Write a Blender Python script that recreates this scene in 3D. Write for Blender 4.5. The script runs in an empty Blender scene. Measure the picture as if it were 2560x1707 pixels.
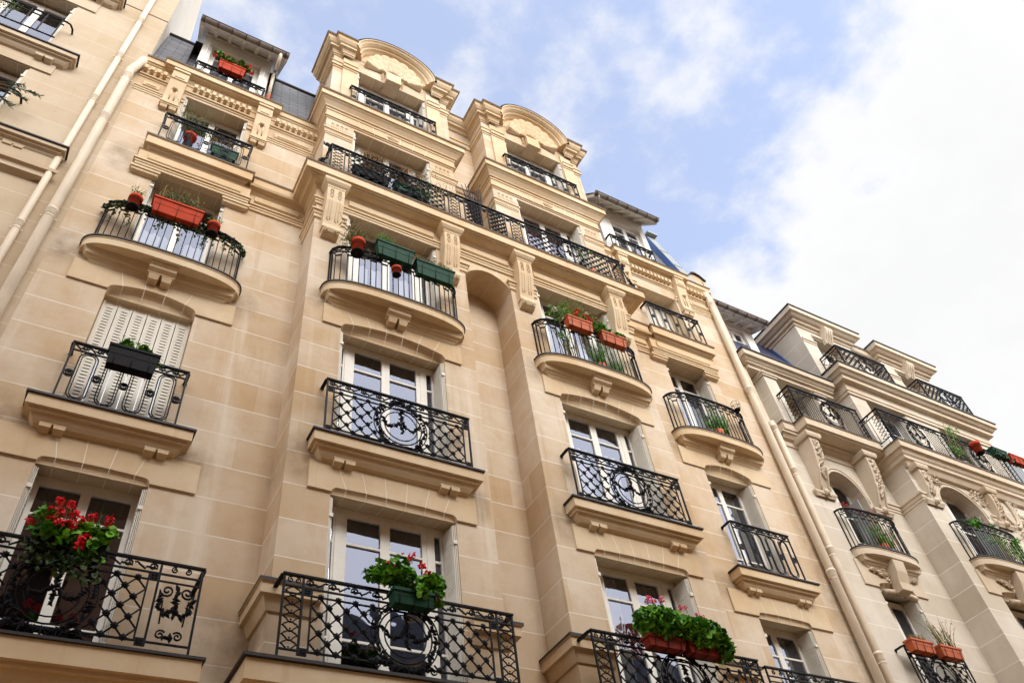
import bpy, math, random
from mathutils import Vector, Matrix
R = random.Random(11)
C = bpy.context.scene.collection
SC = bpy.context.scene
pi = math.pi

# ---------------------------------------------------------------- camera
cam_d = bpy.data.cameras.new("camera")
cam = bpy.data.objects.new("camera", cam_d); C.objects.link(cam)
cam_d.sensor_width = 36.0; cam_d.lens = 36.0 * 2033.58 / 2560.0
cam_d.clip_start = 0.1; cam_d.clip_end = 2000.0
RC = ((0.86811777, -0.48343839, -0.11251165), (0.29566135, 0.68571702, -0.66511392), (0.39869275, 0.54413187, 0.73821717))
m = Matrix(((RC[0][0], -RC[1][0], -RC[2][0], 0.0), (RC[0][1], -RC[1][1], -RC[2][1], -9.0), (RC[0][2], -RC[1][2], -RC[2][2], 1.6), (0, 0, 0, 1)))
cam.matrix_world = m
SC.camera = cam

# ---------------------------------------------------------------- exposure, sky, sun
SC.view_settings.view_transform = 'Standard'; SC.view_settings.look = 'None'
SC.view_settings.gamma = 1.0; SC.view_settings.exposure = 1.68
SC.view_settings.use_curve_mapping = False
SUN_EL = math.radians(36); SUN_AZ = math.radians(178)   # azimuth clockwise from +Y (into the facade)
W = bpy.data.worlds.new("World"); SC.world = W; W.use_nodes = True
def sky():
    nt = W.node_tree; N = nt.nodes; L = nt.links; N.clear()
    def n(t, **k):
        o = N.new(t)
        for a, b in k.items(): setattr(o, a, b)
        return o
    def mth(op, a, b=None, c=None, clamp=False):
        o = n('ShaderNodeMath', operation=op); o.use_clamp = clamp
        for i, v in enumerate((a, b, c)):
            if v is None: continue
            if isinstance(v, (int, float)): o.inputs[i].default_value = v
            else: L.new(v, o.inputs[i])
        return o.outputs[0]
    out = n('ShaderNodeOutputWorld'); bg = n('ShaderNodeBackground'); bg.inputs[1].default_value = 0.12
    sk = n('ShaderNodeTexSky', sky_type='NISHITA'); sk.sun_disc = False
    sk.sun_elevation = SUN_EL; sk.sun_rotation = SUN_AZ; sk.air_density = 1.0; sk.dust_density = 1.4; sk.ozone_density = 1.6
    tc = n('ShaderNodeTexCoord'); sp = n('ShaderNodeSeparateXYZ'); L.new(tc.outputs['Generated'], sp.inputs[0])
    zz = mth('MAXIMUM', sp.outputs[2], 0.06)
    px = mth('DIVIDE', sp.outputs[0], zz); py = mth('DIVIDE', sp.outputs[1], zz)
    cb = n('ShaderNodeCombineXYZ'); L.new(px, cb.inputs[0]); L.new(py, cb.inputs[1]); cb.inputs[2].default_value = 3.7
    n1 = n('ShaderNodeTexNoise'); n1.inputs['Scale'].default_value = 2.3; n1.inputs['Detail'].default_value = 9; n1.inputs['Roughness'].default_value = .56; n1.inputs['Distortion'].default_value = .35
    L.new(cb.outputs[0], n1.inputs['Vector'])
    n2 = n('ShaderNodeTexNoise'); n2.inputs['Scale'].default_value = 8.5; n2.inputs['Detail'].default_value = 8; n2.inputs['Roughness'].default_value = .55
    L.new(cb.outputs[0], n2.inputs['Vector'])
    # thick cloud bank towards +X, broken cloud overhead
    def rg(v, a_, b_, c_, d_, smooth=True):
        r = n('ShaderNodeMapRange', interpolation_type='SMOOTHSTEP' if smooth else 'LINEAR'); L.new(v, r.inputs[0])
        for i, x in enumerate((a_, b_, c_, d_)): r.inputs[i + 1].default_value = x
        return r.outputs[0]
    edge = mth('ADD', px, mth('MULTIPLY', py, -.22))
    bank = mth('ADD', rg(edge, .52, 1.0, 0, .60), rg(edge, .50, .18, 0, .17)); bank = mth('ADD', bank, rg(py, .15, -.5, 0, .30)); bank = mth('ADD', bank, -0.08)
    c1 = mth('ADD', n1.outputs['Fac'], bank)
    c1 = mth('ADD', c1, mth('MULTIPLY', mth('SUBTRACT', n2.outputs['Fac'], .5), 1.15))
    mr = n('ShaderNodeMapRange', interpolation_type='SMOOTHSTEP'); L.new(c1, mr.inputs[0]); mr.inputs[1].default_value = .37; mr.inputs[2].default_value = .80; mr.inputs[3].default_value = .36
    lum = mth('MULTIPLY', rg(py, .05, -.9, 1.0, 3.0), rg(c1, .45, 1.25, 1.02, .955, False))                              # unseen cloud behind the camera, brightened to fill the facade with light
    skm = n('ShaderNodeMix', data_type='RGBA', blend_type='MULTIPLY'); skm.inputs[0].default_value = 1.0
    L.new(sk.outputs[0], skm.inputs[6]); skm.inputs[7].default_value = (.87,.95,1.11,1)
    cl = n('ShaderNodeMix', data_type='RGBA'); L.new(mr.outputs[0], cl.inputs[0]); L.new(skm.outputs[2], cl.inputs[6]); clc = n('ShaderNodeVectorMath', operation='SCALE'); clc.inputs[0].default_value = (2.6,2.6,2.62); L.new(lum, clc.inputs['Scale']); L.new(clc.outputs[0], cl.inputs[7])
    L.new(cl.outputs[2], bg.inputs[0]); L.new(bg.outputs[0], out.inputs[0])
sky()
sl = bpy.data.lights.new("sun", 'SUN'); so = bpy.data.objects.new("sun", sl); C.objects.link(so)
sl.energy = 0.72; sl.angle = math.radians(28); sl.color = (1.0, .95, .87)
_d = Vector((math.sin(SUN_AZ) * math.cos(SUN_EL), math.cos(SUN_AZ) * math.cos(SUN_EL), math.sin(SUN_EL)))
so.rotation_euler = _d.to_track_quat('Z', 'Y').to_euler(); so.location = (20, -30, 60)

# ---------------------------------------------------------------- materials
def mat(name, col, rough=.8, metal=0.0, spec=.3, noise=0.0, nscale=8.0, bump=0.0, bscale=60.0):
    M = bpy.data.materials.new(name); M.use_nodes = True; nt = M.node_tree; N = nt.nodes; L = nt.links
    b = N['Principled BSDF']; b.inputs['Base Color'].default_value = (*col, 1); b.inputs['Roughness'].default_value = rough
    b.inputs['Metallic'].default_value = metal; b.inputs['Specular IOR Level'].default_value = spec
    if noise or bump:
        g = N.new('ShaderNodeNewGeometry')
    if noise:
        t = N.new('ShaderNodeTexNoise'); t.inputs['Scale'].default_value = nscale; t.inputs['Detail'].default_value = 6
        L.new(g.outputs['Position'], t.inputs['Vector'])
        r = N.new('ShaderNodeMapRange'); L.new(t.outputs['Fac'], r.inputs[0]); r.inputs[1].default_value = .3; r.inputs[2].default_value = .7; r.inputs[3].default_value = 1 - noise; r.inputs[4].default_value = 1 + noise
        h = N.new('ShaderNodeMix'); h.data_type = 'RGBA'; h.blend_type = 'MULTIPLY'; h.inputs[0].default_value = 1.0; h.inputs[6].default_value = (*col, 1)
        L.new(r.outputs[0], h.inputs[7]); L.new(h.outputs[2], b.inputs['Base Color'])
    if bump:
        t2 = N.new('ShaderNodeTexNoise'); t2.inputs['Scale'].default_value = bscale; t2.inputs['Detail'].default_value = 5; L.new(g.outputs['Position'], t2.inputs['Vector'])
        bp = N.new('ShaderNodeBump'); bp.inputs['Strength'].default_value = bump; bp.inputs['Distance'].default_value = .01
        L.new(t2.outputs['Fac'], bp.inputs['Height']); L.new(bp.outputs[0], b.inputs['Normal'])
    return M

def stone(name, base, dark, z0=None, step=.549, line=.020, linecol=(.80, .72, .60), amt=1.0, xstep=1.25, dirt=1.0, pale=None, grime=None):
    M = bpy.data.materials.new(name); M.use_nodes = True; nt = M.node_tree; N = nt.nodes; L = nt.links
    b = N['Principled BSDF']; b.inputs['Roughness'].default_value = .92; b.inputs['Specular IOR Level'].default_value = .15
    def mth(op, a, b_=None, c=None):
        o = N.new('ShaderNodeMath'); o.operation = op
        for i, v in enumerate((a, b_, c)):
            if v is None: continue
            if isinstance(v, (int, float)): o.inputs[i].default_value = v
            else: L.new(v, o.inputs[i])
        return o.outputs[0]
    def noise(vec, scale, det=6, rough=.55):
        t = N.new('ShaderNodeTexNoise'); t.inputs['Scale'].default_value = scale; t.inputs['Detail'].default_value = det; t.inputs['Roughness'].default_value = rough
        L.new(vec, t.inputs['Vector']); return t.outputs['Fac']
    def rng(v, a, b_, c, d):
        r = N.new('ShaderNodeMapRange'); L.new(v, r.inputs[0])
        for i, x in enumerate((a, b_, c, d)): r.inputs[i + 1].default_value = x
        return r.outputs[0]
    def mix(f, a, b_, bt='MIX'):
        x = N.new('ShaderNodeMix'); x.data_type = 'RGBA'; x.blend_type = bt
        for i, v in ((0, f), (6, a), (7, b_)):
            if isinstance(v, (int, float)): x.inputs[i].default_value = v
            elif isinstance(v, tuple): x.inputs[i].default_value = (*v, 1)
            else: L.new(v, x.inputs[i])
        return x.outputs[2]
    g = N.new('ShaderNodeNewGeometry'); P = g.outputs['Position']
    sp = N.new('ShaderNodeSeparateXYZ'); L.new(P, sp.inputs[0])
    big = noise(P, .55, 7, .6); mid = noise(P, 2.6, 6, .6); fine = noise(P, 45, 4, .6)
    mp = N.new('ShaderNodeMapping'); mp.inputs['Scale'].default_value = (5.5, 5.5, .32); L.new(P, mp.inputs['Vector'])
    strk = noise(mp.outputs[0], 1.0, 5, .55)
    col = mix(rng(big, .40, .68, 0, .55 * amt), base, dark)
    col = mix(rng(mid, .48, .75, 0, .32 * amt), col, dark)
    col = mix(rng(strk, .60, .80, 0, .30 * dirt), col, tuple(min(1, c * 1.25) for c in base))
    col = mix(rng(strk, .40, .22, 0, .30 * dirt), col, tuple(c * .72 for c in dark))
    col = mix(rng(fine, .66, .74, 0, .35), col, tuple(c * .6 for c in dark))
    if z0 is not None:
        q = mth('DIVIDE', mth('SUBTRACT', sp.outputs[2], z0), step)
        row = mth('FLOOR', q); fr = mth('SUBTRACT', q, row)
        cx = mth('FLOOR', mth('DIVIDE', mth('ADD', mth('ADD', sp.outputs[0], mth('MULTIPLY', sp.outputs[1], 1.0)), mth('MULTIPLY', row, xstep * .43)), xstep))
        cv = N.new('ShaderNodeCombineXYZ'); L.new(cx, cv.inputs[0]); L.new(row, cv.inputs[1])
        wn = N.new('ShaderNodeTexWhiteNoise'); wn.noise_dimensions = '2D'; L.new(cv.outputs[0], wn.inputs['Vector'])
        col = mix(rng(wn.outputs['Value'], .35, 1, 0, .38 * amt), col, dark)
        wob = mth('MULTIPLY', mth('SUBTRACT', noise(P, 3.0, 2), .5), .02)
        ln = mth('LESS_THAN', mth('ADD', fr, wob), line / step)
        fade = rng(noise(P, 1.7, 3), .30, .48, .30, 1.0)
        col = mix(mth('MULTIPLY', ln, fade), col, linecol)
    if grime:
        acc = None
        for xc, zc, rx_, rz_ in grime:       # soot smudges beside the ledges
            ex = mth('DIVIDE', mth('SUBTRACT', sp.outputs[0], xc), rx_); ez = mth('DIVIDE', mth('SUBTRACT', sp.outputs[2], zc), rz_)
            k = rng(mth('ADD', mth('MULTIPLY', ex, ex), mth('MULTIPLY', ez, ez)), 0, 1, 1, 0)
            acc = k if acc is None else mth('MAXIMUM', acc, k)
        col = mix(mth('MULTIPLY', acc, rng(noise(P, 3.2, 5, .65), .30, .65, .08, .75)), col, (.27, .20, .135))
    if pale:
        for xc, w, za, zb in pale:      # pale run-off stains on the stone
            d = mth('ABSOLUTE', mth('SUBTRACT', mth('ADD', sp.outputs[0], mth('MULTIPLY', mth('SUBTRACT', noise(P, .8, 2), .5), .25)), xc))
            k = mth('MULTIPLY', rng(d, w * .3, w, 1, 0), mth('MULTIPLY', rng(sp.outputs[2], za, za + .8, 0, 1), rng(sp.outputs[2], zb, zb - .5, 0, 1)))
            col = mix(mth('MULTIPLY', k, rng(noise(mp.outputs[0], 2.2, 5), .35, .6, .03, .38)), col, (.78, .70, .60))
    L.new(col, b.inputs['Base Color'])
    bp = N.new('ShaderNodeBump'); bp.inputs['Strength'].default_value = .25; bp.inputs['Distance'].default_value = .006
    L.new(noise(P, 28, 6, .7), bp.inputs['Height']); L.new(bp.outputs[0], b.inputs['Normal'])
    return M

def glass(name, refl, tint=(.80, .86, 1.0)):
    M = bpy.data.materials.new(name); M.use_nodes = True; nt = M.node_tree; N = nt.nodes; L = nt.links
    N.remove(N['Principled BSDF']); o = N['Material Output']
    gl = N.new('ShaderNodeBsdfGlossy'); gl.inputs['Roughness'].default_value = .015; gl.inputs['Color'].default_value = (*tint, 1)
    tr = N.new('ShaderNodeBsdfTransparent'); tr.inputs['Color'].default_value = (.86, .88, .88, 1)
    fr = N.new('ShaderNodeFresnel'); fr.inputs['IOR'].default_value = 1.5
    ad = N.new('ShaderNodeMath'); ad.operation = 'ADD'; ad.use_clamp = True; L.new(fr.outputs[0], ad.inputs[0]); ad.inputs[1].default_value = refl
    g = N.new('ShaderNodeNewGeometry'); t = N.new('ShaderNodeTexNoise'); t.inputs['Scale'].default_value = 1.1; L.new(g.outputs['Position'], t.inputs['Vector'])
    bp = N.new('ShaderNodeBump'); bp.inputs['Strength'].default_value = .45; bp.inputs['Distance'].default_value = .03; L.new(t.outputs['Fac'], bp.inputs['Height']); L.new(bp.outputs[0], gl.inputs['Normal'])
    mx = N.new('ShaderNodeMixShader'); L.new(ad.outputs[0], mx.inputs[0]); L.new(tr.outputs[0], mx.inputs[1]); L.new(gl.outputs[0], mx.inputs[2]); L.new(mx.outputs[0], o.inputs[0])
    return M

def slate(name, col):
    M = bpy.data.materials.new(name); M.use_nodes = True; nt = M.node_tree; N = nt.nodes; L = nt.links
    b = N['Principled BSDF']; b.inputs['Roughness'].default_value = .5
    g = N.new('ShaderNodeNewGeometry'); sp = N.new('ShaderNodeSeparateXYZ'); L.new(g.outputs['Position'], sp.inputs[0])
    cb = N.new('ShaderNodeCombineXYZ'); L.new(sp.outputs[0], cb.inputs[0]); L.new(sp.outputs[2], cb.inputs[1])
    br = N.new('ShaderNodeTexBrick'); L.new(cb.outputs[0], br.inputs['Vector']); br.inputs['Scale'].default_value = 1.0
    br.inputs['Brick Width'].default_value = .42; br.inputs['Row Height'].default_value = .15; br.inputs['Mortar Size'].default_value = .013
    br.inputs['Color1'].default_value = (*[c * 1.3 for c in col], 1); br.inputs['Color2'].default_value = (*[c * .65 for c in col], 1); br.inputs['Mortar'].default_value = (.012, .012, .018, 1)
    L.new(br.outputs['Color'], b.inputs['Base Color'])
    bp = N.new('ShaderNodeBump'); bp.inputs['Strength'].default_value = .5; bp.inputs['Distance'].default_value = .02; bp.invert = True
    L.new(br.outputs['Fac'], bp.inputs['Height']); L.new(bp.outputs[0], b.inputs['Normal'])
    return M

SB = (.67, .57, .455); SD = (.47, .30, .145)
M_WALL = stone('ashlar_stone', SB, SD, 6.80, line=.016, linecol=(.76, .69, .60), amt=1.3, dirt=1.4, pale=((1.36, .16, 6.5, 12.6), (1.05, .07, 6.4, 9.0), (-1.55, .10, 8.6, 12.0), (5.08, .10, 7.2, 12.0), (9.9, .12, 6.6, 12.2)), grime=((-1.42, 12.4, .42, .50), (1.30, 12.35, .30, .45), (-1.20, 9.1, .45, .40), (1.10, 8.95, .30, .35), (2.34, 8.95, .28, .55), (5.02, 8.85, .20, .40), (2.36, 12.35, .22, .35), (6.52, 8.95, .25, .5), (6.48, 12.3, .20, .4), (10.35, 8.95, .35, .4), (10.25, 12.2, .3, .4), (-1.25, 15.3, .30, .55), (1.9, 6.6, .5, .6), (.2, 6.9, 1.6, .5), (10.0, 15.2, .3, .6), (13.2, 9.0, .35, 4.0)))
M_TRIM = stone('carved_stone', (.67, .54, .375), (.49, .285, .115), None, amt=.9)
M_WALL2 = stone('neighbour_stone', (.56, .465, .35), (.41, .285, .16), 6.6, .56, .012, (.66, .56, .44), amt=.9)
M_WALL3 = stone('right_stone', (.66, .60, .515), (.45, .37, .28), 6.55, .575, .018, (.76, .70, .62))
M_TRIM3 = stone('right_trim_stone', (.65, .565, .455), (.43, .30, .17), None, amt=.8)
M_PARTY = mat('cream_render', (.82, .76, .66), .9, noise=.05, nscale=1.2)
M_MORT = mat('mortar', (.80, .72, .60), .9)
M_IRON = mat('black_iron', (.004, .004, .007), .5, spec=.16)
M_LEAD = mat('dark_lead', (.020, .015, .017), .55, spec=.4, noise=.3, nscale=6)
M_ZINC = mat('grey_zinc', (.30, .32, .32), .5, metal=.1, noise=.08, nscale=3)
M_BLUE = mat('blue_flashing', (.03, .075, .22), .45)
M_GUT = mat('gutter_zinc', (.20, .155, .125), .5, spec=.4, noise=.25, nscale=9)
M_SLATE = slate('grey_slate', (.11, .112, .13)); M_SLATE2 = slate('blue_slate', (.03, .036, .10))
M_WHITE = mat('white_paint', (.85, .82, .76), .5, noise=.05, nscale=5)
M_SHUT = mat('shutter_paint', (.74, .70, .62), .55, noise=.05, nscale=5)
M_SLIT = mat('louvre_gap', (.20, .175, .15), .9)
M_PIPE = mat('cream_pipe', (.74, .63, .49), .5, noise=.07, nscale=2.5)
M_RUST = mat('rusty_fixing', (.30, .13, .05), .8)
M_ROOM = mat('dark_interior', (.030, .022, .018), .95)
M_CURT = mat('white_curtain', (.62, .62, .64), .9)
M_CURT2 = mat('grey_curtain', (.34, .32, .29), .9)
M_REDC = mat('red_blind', (.20, .015, .015), .8)
M_GL = glass('window_glass', .15, (.78, .82, 1.0)); M_GLD = glass('shaded_glass', .10)
M_TERRA = mat('terracotta', (.44, .095, .03), .6, noise=.18, nscale=14)
M_DKRED = mat('dark_red_plastic', (.20, .022, .012), .5, spec=.2, noise=.2, nscale=12)
M_REDPL = mat('red_plastic', (.46, .055, .022), .7, spec=.12, noise=.16, nscale=8)
M_GRPL = mat('green_plastic', (.010, .052, .030), .6, spec=.15, noise=.18, nscale=8)
M_BKPL = mat('black_plastic', (.008, .007, .009), .6, spec=.12)
M_SOIL = mat('soil', (.05, .032, .02), .95)
M_LEAF = [mat('leaf_a', (.075, .25, .012), .4), mat('leaf_b', (.16, .40, .025), .4), mat('leaf_c', (.03, .115, .010), .55)]
M_OLIV = [mat('olive_leaf_a', (.17, .19, .06), .6), mat('olive_leaf_b', (.26, .25, .10), .6), mat('olive_leaf_c', (.10, .13, .04), .6)]
M_DRY = [mat('dry_stem_a', (.42, .24, .09), .8), mat('dry_stem_b', (.30, .15, .06), .8), mat('dry_stem_c', (.40, .32, .14), .8)]
M_IVY = [mat('ivy_a', (.03, .07, .018), .5), mat('ivy_b', (.06, .10, .03), .5), mat('ivy_c', (.018, .035, .012), .5)]
M_FIR = [mat('fir_a', (.05, .10, .05), .6), mat('fir_b', (.03, .065, .035), .6)]
M_THORN = [mat('thorn_stem', (.035, .022, .022), .7)]
M_FRED = [mat('red_petal', (.88, .018, .030), .5), mat('deep_red_petal', (.62, .006, .020), .5)]
M_FPNK = [mat('pink_petal', (.78, .06, .16), .5), mat('light_pink_petal', (.85, .20, .28), .5)]
M_FWHT = [mat('white_petal', (.85, .82, .74), .5)]
M_FORG = [mat('orange_petal', (.85, .22, .03), .5)]
M_FPUR = [mat('purple_petal', (.16, .05, .42), .5)]

# ---------------------------------------------------------------- mesh helpers
ORG = {}
class MB:
    def __init__(s): s.v = []; s.f = []; s.m = []; s.mats = []; s.sm = []
    def mi(s, mt):
        if mt not in s.mats: s.mats.append(mt)
        return s.mats.index(mt)
    def add(s, vs, fs, mt, sm=False):
        o = len(s.v); s.v += [tuple(v) for v in vs]; k = s.mi(mt)
        for f in fs: s.f.append(tuple(i + o for i in f)); s.m.append(k); s.sm.append(sm)
    def poly(s, pts, mt): s.add(pts, [tuple(range(len(pts)))], mt)
    def box(s, x0, x1, y0, y1, z0, z1, mt):
        s.add([(x0, y0, z0), (x1, y0, z0), (x1, y1, z0), (x0, y1, z0), (x0, y0, z1), (x1, y0, z1), (x1, y1, z1), (x0, y1, z1)],
              [(0, 3, 2, 1), (4, 5, 6, 7), (0, 1, 5, 4), (1, 2, 6, 5), (2, 3, 7, 6), (3, 0, 4, 7)], mt)
    def prism(s, prof, x0, x1, mt):
        """profile of (y,z) points extruded along x, capped"""
        n = len(prof); s.add([(x0, y, z) for y, z in prof] + [(x1, y, z) for y, z in prof],
            [tuple(range(n))[::-1], tuple(range(n, 2 * n))] + [(i, (i + 1) % n, n + (i + 1) % n, n + i) for i in range(n)], mt)
    def bar(s, a, b, w, h, mt):
        a = Vector(a); b = Vector(b); d = (b - a).normalized(); up = Vector((0, 0, 1)) if abs(d.z) < .95 else Vector((0, 1, 0))
        x = d.cross(up).normalized() * w / 2; y = x.cross(d).normalized() * h / 2
        s.add([a - x - y, a + x - y, a + x + y, a - x + y, b - x - y, b + x - y, b + x + y, b - x + y],
              [(0, 3, 2, 1), (4, 5, 6, 7), (0, 1, 5, 4), (1, 2, 6, 5), (2, 3, 7, 6), (3, 0, 4, 7)], mt)
    def tube(s, pts, r, mt, n=5, closed=False, cap=True, sm=True):
        P = [Vector(p) for p in pts]; k = len(P)
        if k < 2: return
        vs = []; pu = None
        for i in range(k):
            a = P[i - 1] if (i or closed) else P[i]; b = P[(i + 1) % k] if (i < k - 1 or closed) else P[i]
            d = (b - a)
            if d.length < 1e-9: d = Vector((0, 0, 1))
            d.normalize()
            if pu is None: pu = Vector((0, 1, 0)) if abs(d.y) < .9 else Vector((1, 0, 0))
            u = (pu - d * pu.dot(d))
            if u.length < 1e-6: u = d.orthogonal()
            u.normalize(); pu = u; w = d.cross(u); rr = r[i] if isinstance(r, (list, tuple)) else r
            for j in range(n):
                t = 2 * pi * (j + .5) / n; vs.append(P[i] + (u * math.cos(t) + w * math.sin(t)) * rr)
        fs = []
        for i in range(k if closed else k - 1):
            i2 = (i + 1) % k
            for j in range(n): fs.append((i * n + j, i * n + (j + 1) % n, i2 * n + (j + 1) % n, i2 * n + j))
        if cap and not closed: fs.append(tuple(range(n))[::-1]); fs.append(tuple((k - 1) * n + j for j in range(n)))
        s.add(vs, fs, mt, sm)
    def blob(s, p, r, mt, sx=1, sy=1, sz=1, rot=0.0):
        c, q = math.cos(rot), math.sin(rot); vs = []
        for a, b_, d in ((1, 0, 0), (-1, 0, 0), (0, 1, 0), (0, -1, 0), (0, 0, 1), (0, 0, -1)):
            x, y, z = a * r * sx, b_ * r * sy, d * r * sz; vs.append((p[0] + x * c - z * q, p[1] + y, p[2] + x * q + z * c))
        s.add(vs, [(0, 2, 4), (2, 1, 4), (1, 3, 4), (3, 0, 4), (2, 0, 5), (1, 2, 5), (3, 1, 5), (0, 3, 5)], mt)
    def lathe(s, c, prof, mt, n=14, axis='z', sm=True):
        vs = []
        for r, h in prof:
            for j in range(n):
                t = 2 * pi * j / n
                vs.append((c[0] + r * math.cos(t), c[1] + r * math.sin(t), c[2] + h))
        k = len(prof); fs = [(i * n + j, i * n + (j + 1) % n, (i + 1) * n + (j + 1) % n, (i + 1) * n + j) for i in range(k - 1) for j in range(n)]
        fs.append(tuple(range(n))[::-1]); fs.append(tuple((k - 1) * n + j for j in range(n)))
        s.add(vs, fs, mt, sm)
    def mould(s, path, prof, mt, caps=True, mtop=None, ntop=0):
        """sweep a profile of (outward offset, z) along a plan polyline with mitred corners; outward = right of travel"""
        P = [Vector((p[0], p[1])) for p in path]; k = len(P); nn = []
        for i in range(k - 1):
            d = (P[i + 1] - P[i]).normalized(); nn.append(Vector((d.y, -d.x)))
        off = []
        for i in range(k):
            if i == 0: off.append(nn[0])
            elif i == k - 1: off.append(nn[-1])
            else:
                a, b_ = nn[i - 1], nn[i]; q = a + b_
                if q.length < 1e-6: off.append(a)
                else: off.append(q / max(.25, (1 + a.dot(b_))))
        n = len(prof); vs = []
        for i in range(k):
            for d, z in prof: vs.append((P[i].x + off[i].x * d, P[i].y + off[i].y * d, z))
        fs = [(i * n + j, (i + 1) * n + j, (i + 1) * n + j + 1, i * n + j + 1) for i in range(k - 1) for j in range(n - 1)]
        if mtop and ntop:
            f1 = [f for f in fs if (f[0] % n) < ntop]; f2 = [f for f in fs if (f[0] % n) >= ntop]
            s.add(vs, f2, mt); s.add(vs, f1, mtop)
        else: s.add(vs, fs, mt)
        if caps:
            s.add(vs[:n], [tuple(range(n))], mt); s.add(vs[(k - 1) * n:], [tuple(range(n))[::-1]], mt)
    def build(s, name, parent=None, origin=None):
        me = bpy.data.meshes.new(name)
        if parent is not None: o0 = Vector(ORG[parent.name])
        elif origin is not None: o0 = Vector(origin)
        else: o0 = Vector((0, 0, 0))
        me.from_pydata([(v[0] - o0.x, v[1] - o0.y, v[2] - o0.z) for v in s.v], [], s.f)
        for mt in s.mats: me.materials.append(mt)
        me.polygons.foreach_set('material_index', s.m); me.polygons.foreach_set('use_smooth', s.sm); me.update()
        o = bpy.data.objects.new(name, me); C.objects.link(o)
        if parent is not None: o.parent = parent
        else: o.location = o0
        ORG[o.name] = tuple(o0)
        return o
def tag(o, label=None, cat=None, group=None, kind=None):
    if label: o['label'] = label
    if cat: o['category'] = cat
    if group: o['group'] = group
    if kind: o['kind'] = kind
    return o
def empty(name, loc, label, cat, group=None):
    o = bpy.data.objects.new(name, None); o.empty_display_size = .2; C.objects.link(o); o.location = loc; ORG[o.name] = tuple(loc)
    return tag(o, label, cat, group)
# ================================================================ generic facade pieces
def wall_panel(mb, x0, x1, z0, z1, y, holes, mt):
    """sheet at depth y with rectangular holes (a,b,c,d)"""
    xs = sorted({x0, x1} | {h[0] for h in holes} | {h[1] for h in holes}); zs = sorted({z0, z1} | {h[2] for h in holes} | {h[3] for h in holes})
    for i in range(len(xs) - 1):
        for j in range(len(zs) - 1):
            cx, cz = (xs[i] + xs[i + 1]) / 2, (zs[j] + zs[j + 1]) / 2
            if any(h[0] < cx < h[1] and h[2] < cz < h[3] for h in holes): continue
            mb.poly([(xs[i], y, zs[j]), (xs[i + 1], y, zs[j]), (xs[i + 1], y, zs[j + 1]), (xs[i], y, zs[j + 1])], mt)
def head_curve(x0, x1, zc, rise, r=.07, n=18):
    pts = []; w = x1 - x0
    for i in range(n + 1):
        t = i / n; t = .5 - .5 * math.cos(pi * t); x = x0 + w * t; e = min(x - x0, x1 - x)
        k = 1.0 if e >= r else math.sqrt(max(0, 1 - (1 - e / r) ** 2))
        pts.append((x, zc + .085 * k + rise * (1 - (2 * t - 1) ** 2)))
    return pts
SOF = .10
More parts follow.
